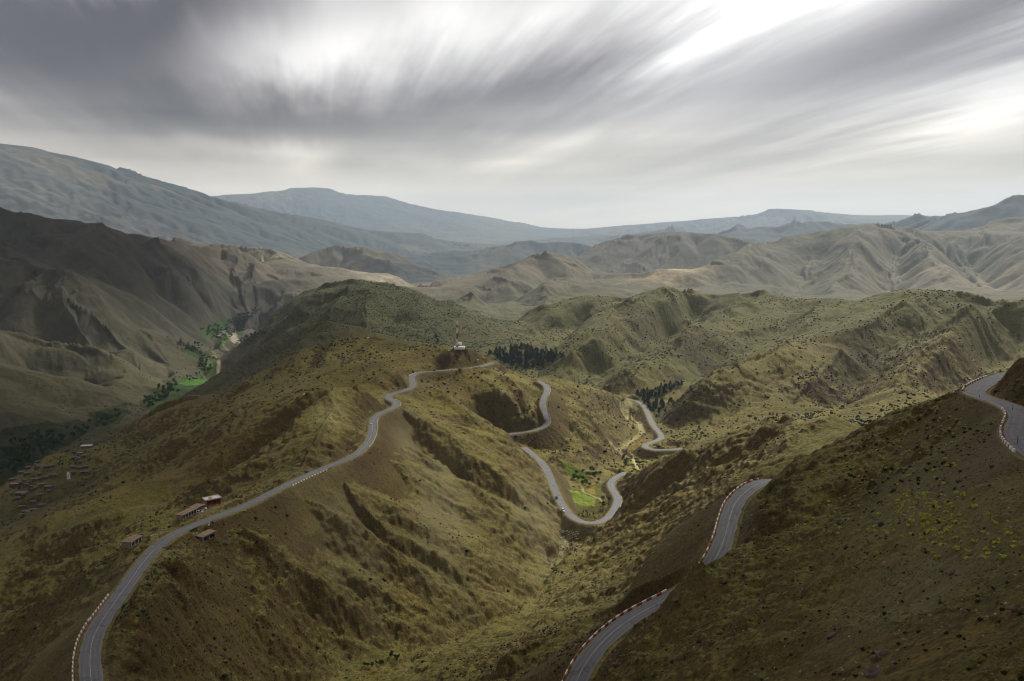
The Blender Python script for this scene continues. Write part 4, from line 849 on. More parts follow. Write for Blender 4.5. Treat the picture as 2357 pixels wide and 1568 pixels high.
# ------------------------------------------------------------------ kerb walls painted red and white
RED, WHT = mat('red_paint', (.32, .06, .035), .6, vary=.4, scale=.6), mat('white_paint', (.80, .79, .75), .6, vary=.14, scale=.6)
STONE = mat('pale_masonry', (.42, .38, .31), .9, vary=.25, scale=1.2)
def idx_at(R, u, v):
    a, s = ray(u, v); rr = np.hypot(R[:, 0], R[:, 1]); return int(np.argmin((np.arctan2(R[:, 0], R[:, 1])-a)**2+(R[:, 2]/rr-s)**2))
def walk(R, i0, i1, side, off):
    if i0 > i1: i0, i1 = i1, i0
    n = side_vec(R); P = np.c_[R[:, :2]+n*side*off, R[:, 2]][max(0, i0-1):i1+2]
    d = np.r_[0, np.cumsum(np.linalg.norm(np.diff(P[:, :2], axis=0), axis=1))]
    return P, d
def kerb_wall(R, p0, p1, side, label, off=4.0, seg=1.9, h=.62, wd=.42, colours=True, gap=.0):
    P, d = walk(R, idx_at(R, *p0), idx_at(R, *p1), side, off); n = max(1, int(d[-1]/seg)); n = min(n, 100)
    at = lambda t: Vector([float(np.interp(t, d, P[:, k])) for k in range(3)])
    c = at(d[-1]/2); base = empty('roadside_wall', c); tag(base, label, 'kerb wall', 'painted kerb walls along the road edge')
    if not colours: tag(base, label, 'kerb wall')
    rk = random.Random(n*7+int(off*10))
    for i in range(n):
        if colours and 0 < i < n-1 and rk.random() < .06: continue
        hj, gj = h*rk.uniform(.86, 1.08), rk.uniform(.0, .14) if colours else 0.0
        a, b = at(d[-1]*i/n)-c, at(d[-1]*(i+1)/n-gap-gj)-c; e = (b-a); e.z = 0; e.normalize(); w_ = Vector((e.y, -e.x, 0))*wd/2; m = MB()
        V = []
        for hh, k in ((-.35, 1.15), (hj, .85)):
            for q in (a-w_*k, a+w_*k, b+w_*k, b-w_*k): V.append(q+Vector((0, 0, hh)))
        m.add(V, [(0,1,2,3),(7,6,5,4),(0,4,5,1),(1,5,6,2),(2,6,7,3),(3,7,4,0)])
        red = colours and i % 2 == 1
        m.build('red_section' if red else ('white_section' if colours else 'stone_section'), RED if red else (WHT if colours else STONE), base)
    return base
A, B_, C_, D_, E_, G_ = ROADS
kerb_wall(A, (277,1372), (240,1420), -1, 'red and white kerb wall outside the left road, farthest of its three lengths', off=4.6)
kerb_wall(A, (230,1432), (205,1490), -1, 'red and white kerb wall outside the left road, middle of its three lengths', off=4.9)
kerb_wall(A, (203,1502), (215,1600), -1, 'red and white kerb wall on the outer bend at the bottom left corner', off=4.9)
kerb_wall(A, (662,1115), (748,1076), 1, 'red and white kerb wall on a retaining bank where the left road straightens', off=4.3)
kerb_wall(A, (862,969), (845,1030), 1, 'pale stone kerb wall round the bend beside the white car', off=4.1, colours=False)
kerb_wall(A, (906,922), (921,937), 1, 'red and white kerb wall round the tight bend above the white car', off=4.1)
kerb_wall(A, (948,861), (972,855), -1, 'short red and white kerb wall where the ridge road curves below the mast hill', off=4.1)
kerb_wall(A, (1036,851), (1066,850), 1, 'red and white kerb wall below the mast hill past the dark car', off=4.1)
kerb_wall(B_, (1256,885), (1258,908), -1, 'pale stone kerb wall at the top of the bend behind the ridge', off=4.0, colours=False)
kerb_wall(B_, (1258,955), (1262,984), -1, 'pale stone kerb wall at the lower bend behind the ridge', off=4.0, colours=False)
kerb_wall(C_, (1415,1180), (1425,1145), 1, 'pale stone kerb wall on the outer bend of the valley loop', off=4.0, colours=False)
kerb_wall(E_, (1325,1568), (1385,1474), -1, 'red and white kerb wall at the bottom edge beside the lower right road')
kerb_wall(E_, (1396,1462), (1478,1408), -1, 'red and white kerb wall beside the lower right road past the first gap')
kerb_wall(E_, (1494,1401), (1535,1379), -1, 'short red and white kerb wall ending behind the near slope')
kerb_wall(E_, (1640,1310), (1671,1225), -1, 'straight red and white kerb wall beside the rising road right of centre')
kerb_wall(E_, (1674,1214), (1765,1099), -1, 'curved red and white kerb wall where the rising road turns behind the hill')
kerb_wall(G_, (2290,869), (2240,897), 1, 'red and white kerb wall on the far side of the hairpin tip')
kerb_wall(G_, (2250,911), (2340,938), 1, 'low pale kerb wall on the near edge of the hairpin straight', colours=False, h=.45)
kerb_wall(G_, (2352,943), (2380,1045), 1, 'red and white kerb wall round the wide bend at the right edge')
POLE = mat('dark_pole', (.05, .04, .035), .7)
def pole(u, v, z, h, label, R=None, off=0):
    p = xyz(u, v, z); p.z = zat(p.x, p.y)-.2
    m = MB(); m.tube((0,0,0), (0,0,h+.2), .07, .055, 8); o = m.build('snow_pole', POLE); o.location = p
    tag(o, label, 'pole', 'thin dark poles beside the road')
pole(2254,920,-58.6,1.3,'short dark pole at the inner edge of the hairpin straight'); pole(2330,951,-55.6,1.9,'dark pole on the road where the hairpin straight ends'); pole(2341,1030,-50,2.1,'tallest dark pole, beside the wide bend at the right edge')
pole(1476,1398,-126.5,2.0,'dark pole in the gap of the lower right kerb wall'); pole(1657,1163,-108.6,1.8,'dark pole beside the curved kerb wall right of centre')
# ------------------------------------------------------------------ vehicles
GLASS, TYRE, CHROME = mat('car_glass', (.02, .025, .03), .12), mat('tyre', (.02, .02, .02), .9), mat('rim', (.45, .45, .46), .35, .8)
LAMP = mat('lamp_glass', (.75, .75, .7), .2); TAIL = mat('tail_lamp', (.35, .02, .02), .25)
def make_car(body_rgb, label, van=False):
    root = empty('car', (0,0,0)); tag(root, label, 'van' if van else 'car', 'vehicles on the road')
    bm = mat('car_paint', body_rgb, .25, vary=.03); L, Wd, H_ = (5.0, 1.9, 2.1) if van else (4.3, 1.75, 1.45)
    def loft(secs, name, material, parent):
        m = MB(); n = len(secs[0]); V = [p for s_ in secs for p in s_]
        Fc = [(i*n+j, i*n+(j+1) % n, (i+1)*n+(j+1) % n, (i+1)*n+j) for i in range(len(secs)-1) for j in range(n)]
        Fc += [tuple(range(n-1, -1, -1)), tuple(range(len(V)-n, len(V)))]; m.add(V, Fc); return m.build(name, material, parent, bevel=.05)
    hw = Wd/2; belt = .92 if not van else 1.1
    prof = [(-L/2, .35, .72), (-L/2+.12, .28, .88), (-L*.28, .25, belt), (L*.12, .25, belt), (L*.30, .25, .88 if not van else 1.0), (L/2-.15, .28, .74), (L/2, .35, .62)]
    loft([[(-hw*(.9 if abs(x) > L/2-.2 else 1), x, z0), (hw*(.9 if abs(x) > L/2-.2 else 1), x, z0), (hw*(.88 if abs(x) > L/2-.2 else .97), x, z1), (-hw*(.88 if abs(x) > L/2-.2 else .97), x, z1)] for x, z0, z1 in prof], 'body', bm, root)
    cab = [(-L*(.47 if van else .36), belt), (-L*(.45 if van else .24), H_-.05), (L*.02, H_-.03), (L*.22, belt)]
    gl = MB(); V = []
    for x, z in cab:
        k = .95 if z == belt else .8
        V += [(-hw*k, x, z), (hw*k, x, z)]
    gl.add(V, [(0,1,3,2),(2,3,5,4),(4,5,7,6),(0,2,4,6),(1,7,5,3)]); gl.build('windows', GLASS, root)
    rf = MB(); rf.box(-hw*.8, hw*.8, cab[1][0], cab[2][0], H_-.07, H_+.01, .04); rf.build('roof', bm, root, bevel=.02)
    for sx in (-1, 1):
        for y in (-L*.31, L*.31):
            w_ = MB(); w_.tube((sx*(hw-.2), y, .32), (sx*(hw+.01), y, .32), .32, .32, 16); wo = w_.build('wheel', TYRE, root)
            r_ = MB(); r_.tube((sx*(hw+.005), y, .32), (sx*(hw+.02), y, .32), .19, .19, 12); r_.build('rim', CHROME, wo)
        h_ = MB(); h_.box(sx*hw*.66-.15, sx*hw*.66+.15, L/2-.12, L/2+.01, .58, .72); h_.build('headlight', LAMP, root)
        t_ = MB(); t_.box(sx*hw*.68-.13, sx*hw*.68+.13, -L/2-.012, -L/2+.1, .62, .76); t_.build('tail_light', TAIL, root)
    return root
def park(o, R, u, v, side, off, flip=False):
    i = idx_at(R, u, v); n = side_vec(R)[i]; t = R[min(i+1, len(R)-1)]-R[max(i-1, 0)]; p = R[i, :2]+n*side*off
    o.location = (p[0], p[1], R[i, 2]+.10); o.rotation_euler = (0, 0, math.atan2(-t[0], t[1])+(math.pi if flip else 0)); return o
park(make_car((.80,.80,.78), 'white car driving along the ridge road by the bare rock cutting'), A, 857, 976, -1, 1.2, True)
park(make_car((.03,.03,.035), 'dark car on the ridge road below the mast hill'), A, 1000, 854, -1, 1.5)
park(make_car((.035,.04,.05), 'dark car heading down towards the valley loop'), C_, 1283, 1146, 1, 1.7)
park(make_car((.82,.82,.80), 'white van pulled over on the road above the valley loop', van=True), C_, 1301, 1178, 1, 3.0)
# ------------------------------------------------------------------ roadside stalls
EARTH, CLAY, PINK, DARK = mat('earth_render', (.24, .165, .10), .95, vary=.2, scale=.8, bump=.4), mat('brown_roof', (.27, .185, .115), .95, vary=.3, scale=.7, bump=.5), mat('pink_render', (.36, .13, .09), .85, vary=.12), mat('dark_interior', (.02, .018, .016), .9)
WROOF, GREYW, GOODS = mat('white_roof', (.72, .66, .60), .8, vary=.15, scale=.5), mat('grey_block_wall', (.22, .19, .155), .95, vary=.25, scale=1.0, bump=.5), mat('woven_goods', (.24, .12, .07), .9, vary=.8, scale=2.0)
def stall(name, c0, c1, z, depth, h, label, wall, roof, cat='stall', bays=3, thick=.28, over=.5, open_front=True, parapet=0.0, posts=WHT, lift=0.0, skirt=3.0):
    a, b = xyz(c0[0], c0[1], z), xyz(c1[0], c1[1], z); e = b-a; L = math.hypot(e.x, e.y); rz = math.atan2(e.y, e.x)
    fwd = Vector((-e.y, e.x, 0)).normalized()
    if fwd.dot(Vector((a.x, a.y, 0))) < 0: fwd = -fwd
    ctr = (a+b)/2+fwd*(depth/2); pad_at(ctr.x, ctr.y, z-.06, max(L, depth)*.5, 4.0)
    root = empty(name, (a.x, a.y, z+lift), rz); tag(root, label, cat)
    D2 = depth
    w_ = MB(); w_.box(0, L, D2-.25, D2, -skirt, h); w_.box(0, .25, 0, D2-.252, -skirt, h); w_.box(L-.25, L, 0, D2-.252, -skirt, h)
    if not open_front:
        n = bays; wd = L/n
        for i in range(n+1):
            x = min(max(i*wd-.45, .252), L-1.15); w_.box(x, x+.9, .002, .25, -skirt, h)
        w_.box(.252, L-.252, .004, .25, h-.7, h)
    w_.box(.252, L-.252, .1, D2-.252, -skirt, .02); w_.build('wall', wall, root)
    r_ = MB(); r_.box(-over, L+over, -over, D2+over*.6, h+.004, h+thick)
    if parapet:
        for q in ((-over, L+over, -over, -over+.25), (-over, L+over, D2+over*.6-.25, D2+over*.6), (-over, -over+.25, -over+.252, D2+over*.6-.252), (L+over-.25, L+over, -over+.252, D2+over*.6-.252)): r_.box(*q, h+thick+.002, h+thick+parapet)
    r_.build('roof', roof, root)
    if open_front:
        for i in range(bays+1):
            x = .06+(L-.32)*i/bays; p_ = MB(); p_.box(x, x+.2, -.05, .15, 0, h); p_.build('post', posts, root)
        rn = random.Random(int(L*100))
        for i in range(int(L*.8)):
            g_ = MB()
            x = .4+rn.random()*(L-1.4); y = .5+rn.random()*(D2-1.6); hh = .5+rn.random()*1.3; g_.box(x, x+.5+rn.random()*.6, y, y+.5, .022, hh, .05); g_.build('goods_shelf', GOODS, root)
    return root, L
stall('souvenir_stall', (303,1261), (327,1246), -160.0, 5.0, 2.7, 'small flat roofed stall with white posts, nearest the bend', GREYW, CLAY, bays=3, skirt=5)
stall('souvenir_stall', (421,1197), (453,1181), -165.6, 4.2, 2.6, 'long low stall with earth roof and white posts along the lay-by', GREYW, CLAY, bays=5)
stall('souvenir_stall', (455,1180), (470,1172.5), -166.6, 5.0, 2.7, 'brown earth roofed stall end with red wall behind two white cars', PINK, CLAY, bays=2, posts=PINK)
pk, pl = stall('souvenir_shop', (475,1165.5), (509,1158.5), -168.0, 5.5, 3.3, 'pink walled shop with white flat roof and dark doorways', PINK, WROOF, cat='shop', bays=3, parapet=.35, over=.35, posts=PINK)
m = MB(); m.box(2.2, 4.0, 1.0, 2.6, 3.6, 4.9, .12); m.tube((3.1, 1.8, 4.9), (3.1, 1.8, 5.3), .4, .3, 10); m.build('water_tank', WROOF, pk, bevel=.06)
stall('stone_hut', (466,1250), (498,1235), -168.5, 5.0, 3.0, 'brown roofed windowless hut below the road opposite the stalls', GREYW, CLAY, cat='hut', bays=2, open_front=False, over=.3)
def rubble(u, v, z, L, label, n=16):
    p = xyz(u, v, z); p.z = zat(p.x, p.y); m = MB(); rn = random.Random(int(u))
    for i in range(n):
        x, y, s_ = rn.uniform(-L/2, L/2), rn.uniform(-.8, .8), rn.uniform(.3, .75); m.box(x-s_, x+s_, y-s_*.6, y+s_*.6, -.5, s_*.9, s_*.3)
    o = m.build('stone_wall', STONE if u < 470 else GREYW, bevel=.08); o.location = p; o.rotation_euler = (0, 0, rn.uniform(.3, .8)); tag(o, label, 'wall')
rubble(441,1249,-168.5,6,'low heap of pale stones left of the brown roofed hut'); rubble(511,1240,-170,6,'broken dark stone wall right of the brown roofed hut'); rubble(360,1236,-161,5,'low row of stones on the lay-by between the stalls')
def at_ground(o, u, v, z, rz=0): 
    p = xyz(u, v, z); p.z = zat(p.x, p.y)+.02; o.location = p; o.rotation_euler = (0, 0, rz); return o
at_ground(make_car((.80,.80,.78), 'white car parked at the end of the long stall, left of its pair'), 459.5, 1178.5, -166.2, math.radians(-70))
at_ground(make_car((.78,.79,.80), 'white car parked nearest the pink shop, right of its pair'), 467.5, 1174, -166.8, math.radians(-62))
m = MB(); m.tube((0,0,0), (0,0,1.5), .12, .12, 8); root = empty('notice_post', (0,0,0)); m.build('post', POLE, root); m = MB(); m.box(-.5,.5,-.06,.06,1.2,2.3); m.build('board', WHT, root); m = MB(); m.box(-.42,.42,-.32,.32,0,.62); m.build('base', WHT, root, bevel=.08)
at_ground(root, 481.5, 1217, -167, math.radians(30)); tag(root, 'small white board on a dark post beside the bush across from the stalls', 'sign')
# ------------------------------------------------------------------ mast hill
mast = empty('radio_mast', (0,0,0)); mp = xyz(1052.5, 799, 1058);  mast.location = mp; tag(mast, 'tall red and white lattice radio mast on the hilltop', 'mast')
bands = [(0, 2.2, RED), (2.2, 10.2, WHT), (10.2, 17.6, RED), (17.6, 24.6, WHT), (24.6, 28.2, RED)]
for z0, z1, mm_ in bands:
    m = MB(); hw0, hw1 = .95-.012*z0, .95-.012*z1; c0 = [(-hw0,-hw0),(hw0,-hw0),(hw0,hw0),(-hw0,hw0)]; c1 = [(-hw1,-hw1),(hw1,-hw1),(hw1,hw1),(-hw1,hw1)]
    for q in range(4): m.tube((*c0[q], z0), (*c1[q], z1), .24, .24, 6)
    n = max(2, int((z1-z0)/1.3))
    for i in range(n):
        za, zb_ = z0+(z1-z0)*i/n, z0+(z1-z0)*(i+1)/n; ha, hb = .95-.012*za, .95-.012*zb_
        for q in range(4):
            s0, s1 = [(-1,-1),(1,-1),(1,1),(-1,1)][q], [(-1,-1),(1,-1),(1,1),(-1,1)][(q+1) % 4]
            m.tube((s0[0]*ha, s0[1]*ha, za), (s1[0]*hb, s1[1]*hb, zb_), .14, .14, 5); m.tube((s1[0]*ha, s1[1]*ha, za), (s0[0]*hb, s0[1]*hb, zb_), .14, .14, 5)
            m.tube((s0[0]*ha, s0[1]*ha, za), (s1[0]*ha, s1[1]*ha, za), .08, .08, 5)
    m.tube((0,0,z0), (0,0,z1), .78, .78, 8); m.build('mast_section', mm_, mast)
for x in (-.95, .95, 0.0):
    m = MB(); m.box(x-.2, x+.2, -.6 if x else .5, -.35 if x else .75, 28.6, 32.4); m.tube((x, -.3 if x else .4, 28.0), (x, -.3 if x else .4, 32.2), .06, .06, 6); m.build('antenna', WHT, mast)
m = MB(); m.tube((1.2,-.4,14.6), (1.2,-.9,14.6), .7, .7, 14); m.tube((.7,-.4,14.6), (1.2,-.5,14.6), .08, .08, 6); m.build('dish', mat('dark_dish', (.06,.06,.06), .6), mast)
def hut_at(name, u, v, r, w_, d_, h_, label, cat, dx=0):
    p = xyz(u, v, r); p.z = zat(p.x, p.y); root = empty(name, p); tag(root, label, cat); return root
eq = hut_at('equipment_hut', 1058, 799, 1064, 5.6, 4, 3.4, 'small white equipment hut at the foot of the mast', 'hut')
eq.location.z = mp.z+1.3
m = MB(); m.box(-2.8, 2.8, 0, 4, 0, 3.3); m.build('wall', WHT, eq); m = MB(); m.box(-3.0, 3.0, -.2, 4.2, 3.304, 3.6); m.build('roof', WROOF, eq); m = MB(); m.box(-1.9, -1.0, -.03, .0-.004, .05, 2.1); m.build('door', GREYW, eq)
pd = hut_at('white_terrace', 1055, 801, 1058, 13, 9, 1.6, 'white masonry terrace wall round the mast and its hut', 'wall')
pd.location.z = mp.z-.7
m = MB(); m.box(-5.2, 8.0, -3.2, -2.8, -2, 1.2); m.box(-5.2, -4.8, -2.796, 7, -2, 1.2); m.box(7.6, 8.0, -2.796, 7, -2, 1.4); m.build('terrace_wall', WHT, pd); m = MB(); m.box(-4.79, 7.59, -2.79, 7, -2, 1.1); m.build('terrace_floor', WROOF, pd)
for u, v, r, lb in ((1033, 804, 1050, 'white heap of stones left of the mast terrace'), (701, 906, 815, 'white painted cairn on the crest left of the white car'), (847, 770, 1215, 'white painted cairn on the skyline hill left of the mast'), (1099, 819, 1064, 'white painted cairn on the crest right of the mast')):
    p = xyz(u, v, r); p.z = zat(p.x, p.y); m = MB(); rn = random.Random(int(u))
    for i in range(9): x, y, s_ = rn.uniform(-1.3, 1.3), rn.uniform(-.7, .7), rn.uniform(.4, .8); m.box(x-s_, x+s_, y-s_, y+s_, -.4, s_*1.1, s_*.35)
    o = m.build('cairn', WHT, bevel=.1); o.location = p; tag(o, lb, 'cairn')
PYL = mat('pylon_steel', (.16, .22, .19), .6, .3)
def pylon(u, v, r, h, label):
    p = xyz(u, v, r); p.z = zat(p.x, p.y)-.3; root = empty('power_pylon', p, .4); tag(root, label, 'pylon', 'lattice pylons'); m = MB()
    S4 = [(-1,-1),(1,-1),(1,1),(-1,1)]; w_ = lambda z: 1.5*(1-z/h)+.3
    for q in range(4): m.tube((S4[q][0]*w_(0), S4[q][1]*w_(0), 0), (S4[q][0]*.3, S4[q][1]*.3, h), .15, .1, 5)
    for i in range(8):
        za, zb_ = h*i/8, h*(i+1)/8
        for q in range(4): s0, s1 = S4[q], S4[(q+1) % 4]; m.tube((s0[0]*w_(za), s0[1]*w_(za), za), (s1[0]*w_(zb_), s1[1]*w_(zb_), zb_), .07, .07, 4)
    m.build('frame', PYL, root)
    for z in (h*.75, h*.9):
        a_2 = MB(); a_2.tube((-2.6,0,z), (2.6,0,z), .12, .12, 5); a_2.tube((-2.6,0,z), (0,0,z+.9), .08, .08, 4); a_2.tube((2.6,0,z), (0,0,z+.9), .08, .08, 4); a_2.build('cross_arm', PYL, root)
pylon(1154, 838, 1072, 13, 'thin green lattice pylon against the pine wood right of the mast'); pylon(1376, 1043, 935, 10, 'small grey green pylon on the slope above the valley loop')
# ------------------------------------------------------------------ village and valley houses
def house(u, v, z, w_, d_, h_, rz, label, wall, roof, wins=2, step=False, tall=None, down=5.0):
    p = xyz(u, v, z); p.z = zat(p.x, p.y)+.3; root = empty('earth_house', p, rz); tag(root, label, 'house', 'flat roofed houses of the village')
    m = MB(); m.box(-w_/2, w_/2, 0, d_, -down, h_); 
    if step: m.box(-w_/2, 0, d_*.35, d_+.002, h_+.004, h_+2.6)
    m.build('wall', wall, root)
    r_ = MB(); r_.box(-w_/2-.35, w_/2+.35, -.35, d_+.35, h_+.002, h_+.35) if not step else r_.box(.02, w_/2+.35, -.35, d_+.35, h_+.002, h_+.35)
    if step: r_.box(-w_/2-.3, .3, d_*.35-.3, d_+.3, h_+2.604, h_+2.95); r_.box(-w_/2-.35, .018, -.35, d_*.35-.002, h_+.004, h_+.35)
    r_.build('roof', roof, root)
    for i in range(wins):
        x = -w_/2+w_*(i+.5)/wins; f = MB(); f.box(x-.45, x+.45, -.05, -.004, h_*.45, h_*.45+.9); f.build('window', DARK, root)
    x = w_*.22; f = MB(); f.box(x-.5, x+.5, -.06, -.004, .02, min(2.0, h_-.3)); f.build('door', DARK, root)
    return root
vwalls = [mat('brown_earth_wall', (.13, .09, .06), .95, vary=.25, scale=.5), mat('grey_earth_wall', (.15, .125, .10), .95, vary=.25, scale=.5), mat('reddish_earth_wall', (.17, .09, .055), .95, vary=.25, scale=.5)]
vroofs = [mat('dusty_roof', (.15, .125, .09), .95, vary=.2, scale=.4), mat('grey_roof', (.17, .15, .12), .95, vary=.2, scale=.4), mat('pale_roof', (.28, .22, .18), .95, vary=.2, scale=.4)]
HOUSES = [  # u, v, width, depth, height, turn, wall, roof, stepped, what
 (28,1082,16,9,5,.5,0,0,0,'wide brown house at the far left end of the village'),(48,1072,12,8,4,.4,1,1,0,'grey house on the upper left edge of the village'),(64,1063,10,7,4,.6,0,1,0,'small brown house at the top of the village by the skyline'),
 (86,1056,11,7,3.6,.5,2,0,0,'reddish house at the top of the village right of the small brown one'),(62,1082,17,8,4,.3,0,0,0,'long brown house in the second row from the left'),(84,1074,12,9,6,.45,1,1,1,'stepped grey house left of the village centre'),
 (108,1076,18,8,4,.2,0,0,0,'long dark house in the middle of the upper row'),(30,1098,20,9,5,.1,2,2,0,'broad reddish house with pale roof near the left end'),(56,1098,14,9,5,.2,1,0,1,'stepped grey house below the long brown one'),
 (80,1094,15,8,4.4,.1,0,1,0,'brown house with grey roof at the village centre'),(103,1092,13,8,4,.35,2,0,0,'reddish house with brown roof right of the centre'),(124,1090,15,8,4,.2,1,1,0,'grey house just left of the white minaret'),
 (44,1114,22,8,4.5,.05,2,2,0,'longest house, with a pale pink roof, lower left of the village'),(74,1112,13,8,5,.25,0,0,1,'stepped brown house right of the pale pink roof'),(96,1108,13,8,4,.3,1,1,0,'grey house in the lower middle of the village'),
 (50,1128,15,8,4,.1,0,0,0,'dark brown house under the pale pink roof'),(73,1127,12,8,4,.2,1,0,0,'small grey house in the lower row'),(56,1142,14,8,4,.15,0,1,0,'brown house with grey roof in the lowest row'),(48,1156,13,8,4,.3,1,0,0,'grey house at the very bottom of the village'),
 (172,1064,14,8,4,.3,2,0,0,'reddish house above and right of the white minaret'),(184,1056,13,8,4,.2,1,2,0,'pale roofed grey house highest on the right of the village'),(178,1078,22,7,4,-.1,0,0,0,'long dark house right of the white minaret'),(196,1082,16,7,3.6,-.1,1,1,0,'low grey house at the right end of the village')]
for (u, v, w_, d_, h_, rz, wa_, ro, stp, lb) in HOUSES:
    house(u, v, -338-(1090-v)*.05, w_*.6, d_*.75, h_*.72, rz, lb, vwalls[wa_], vroofs[ro], wins=3 if w_ > 14 else 2, step=bool(stp))
for k in range(26):
    u, v = random.choice([(random.uniform(25, 130), random.uniform(1060, 1130)), (random.uniform(40, 95), random.uniform(1100, 1155)), (random.uniform(165, 200), random.uniform(1060, 1085))])
    if v < 1092-.28*u+8: continue
    house(u, v, -338-(1090-v)*.05, random.uniform(4.5, 7.5), random.uniform(4, 6), random.uniform(2.6, 3.6), random.uniform(0, .5), 'small dark earth house packed between the larger village houses', vwalls[k % 3], vroofs[k % 2], wins=1)
p = xyz(157, 1088, -335); p.z = zat(p.x, p.y); mn = empty('minaret', p, .3); tag(mn, 'white square minaret on the village slope', 'minaret')
m = MB(); m.box(-1.9, 1.9, -1.9, 1.9, -1, 7.5, .12); m.build('tower', WHT, mn); m = MB(); m.box(-2.0, 2.0, -2.0, 2.0, 7.504, 8.1); m.build('parapet', WROOF, mn); m = MB(); m.box(-.75, .75, -.75, .75, 8.104, 10.4, .15); m.build('lantern', WHT, mn); m = MB(); m.box(-.4, .4, -1.99, -1.86, 4.2, 5.4); m.build('window', DARK, mn)
house(196, 1006, 1390, 15, 8, 5, .15, 'large grey house with white roof edge standing alone above the valley trees', vwalls[1], WROOF, wins=3)
house(534, 750, -399, 12, 8, 4, .1, 'white walled farmhouse among the fields far up the left valley', WHT, WROOF, wins=2, down=2)
house(560, 705, 3500, 10, 8, 4, .4, 'small pink house on the slope far up the left valley', vwalls[2], vroofs[2], wins=2, down=2)
log('buildings')
# ------------------------------------------------------------------ trees
BARK = mat('bark', (.09, .065, .045), .95, vary=.3, scale=2.0)
def leafm(name, rgb, vary=.45):
    m = bpy.data.materials.new(name); m.use_nodes = True; n_ = NT(m.node_tree); b = m.node_tree.nodes['Principled BSDF']
    oi = n_.node('ShaderNodeObjectInfo').outputs['Random']; g_ = n_.node('ShaderNodeNewGeometry'); rp = g_.outputs['Random Per Island']
    f = n_.m('ADD', n_.m('MULTIPLY', rp, vary*1.3), n_.m('MULTIPLY', oi, vary*.7)); f = n_.m('ADD', f, 1-vary)
    n_.put(b.inputs['Base Color'], n_.mix(1.0, (*rgb, 1), f, 'MULTIPLY')); b.inputs['Roughness'].default_value = .85; b.inputs['Specular IOR Level'].default_value = .2; return m
PINE, BROAD, BRIGHT = leafm('pine_needles', (.020, .042, .022)), leafm('broad_leaves', (.035, .075, .018)), leafm('fresh_leaves', (.055, .12, .02))
OLIVE, YEL, TUFT = leafm('scrub_leaves', (.032, .036, .014)), leafm('yellow_flowers', (.52, .52, .08), .3), leafm('dry_tufts', (.15, .135, .045), .5)
def clump(m, c, r, rn, n=5, flat=1.0):
    for i in range(n):
        a, b_ = rn.uniform(0, 6.28), rn.uniform(-.9, 1.2); d = Vector((math.cos(a)*math.cos(b_), math.sin(a)*math.cos(b_), math.sin(b_)*flat))
        q = Vector(c)+d*r*rn.uniform(.2, .7); t = d.orthogonal().normalized(); t.rotate(Vector((0,0,1)).rotation_difference(d)) if False else None
        s_ = d.cross(t).normalized(); k = r*rn.uniform(.5, .85); an = rn.uniform(0, 6.28); t2 = t*math.cos(an)+s_*math.sin(an); s2_ = s_*math.cos(an)-t*math.sin(an)
        t2 = (t2+d*rn.uniform(-.4, .4)).normalized()
        m.add([q-t2*k-s2_*k*.5, q+t2*k-s2_*k*.6, q+t2*k*.6+s2_*k*.7+d*k*.3, q-t2*k*.7+s2_*k*.6], [(0,1,2,3)])
def pine(seed):
    rn = random.Random(seed); root = empty('pine_tree', (0,0,0)); H_ = rn.uniform(7, 9.5); m = MB(); m.tube((0,0,-.6), (0,0,H_*.45), .22, .14, 7); m.tube((0,0,H_*.45), (0,0,H_*.93), .14, .04, 6)
    for i in range(8): z = H_*(.25+.07*i); a = rn.uniform(0, 6.28); l = (1-z/H_)*2.6; m.tube((0,0,z), (math.cos(a)*l, math.sin(a)*l, z+.4), .06, .02, 4)
    m.build('trunk', BARK, root); c = MB()
    for i in range(64):
        z = H_*(.16+.84*(i/64)**.9); w_ = (1-((z/H_-.16)/.86)**1.4)*2.7+.3; a = rn.uniform(0, 6.28); q = w_*math.sqrt(rn.random()); clump(c, (q*math.cos(a), q*math.sin(a), z), rn.uniform(.55, .95), rn, 4, .6)
    c.build('crown', PINE, root); return root
def broad(seed, mt=None, kind='broadleaf_tree'):
    rn = random.Random(seed); root = empty(kind, (0,0,0)); H_ = rn.uniform(5.5, 8.0); m = MB(); m.tube((0,0,-.5), (0,0,H_*.4), .2, .14, 7)
    for i in range(5): a = rn.uniform(0, 6.28); m.tube((0,0,H_*.35), (math.cos(a)*1.5, math.sin(a)*1.5, H_*.65), .1, .03, 5)
    m.build('trunk', BARK, root); c = MB(); lob = [(rn.uniform(-1.4, 1.4), rn.uniform(-1.4, 1.4), H_*rn.uniform(.5, .78), rn.uniform(1.1, 1.9)) for _ in range(6)]
    for x, y, z, r in lob:
        for i in range(13): d = Vector((rn.gauss(0, 1), rn.gauss(0, 1), rn.gauss(0, .8))).normalized()*r*rn.uniform(.5, 1); clump(c, (x+d.x, y+d.y, z+d.z), rn.uniform(.45, .75), rn, 4)
    c.build('crown', mt or BROAD, root); return root
protos = {'pine': [pine(i) for i in range(4)], 'broad': [broad(20+i) for i in range(4)], 'fresh': [broad(40+i, BRIGHT, 'leafy_tree') for i in range(3)]}
used = set()
def plant(kind, p, s_, rz, label, group, cat='tree'):
    k = random.randrange(len(protos[kind])); o = protos[kind][k]
    if (kind, k) in used: o = copy_tree(o)
    used.add((kind, k)); o.location = p; o.scale = (s_, s_, s_); o.rotation_euler = (0, 0, rz); tag(o, label, cat, group); return o
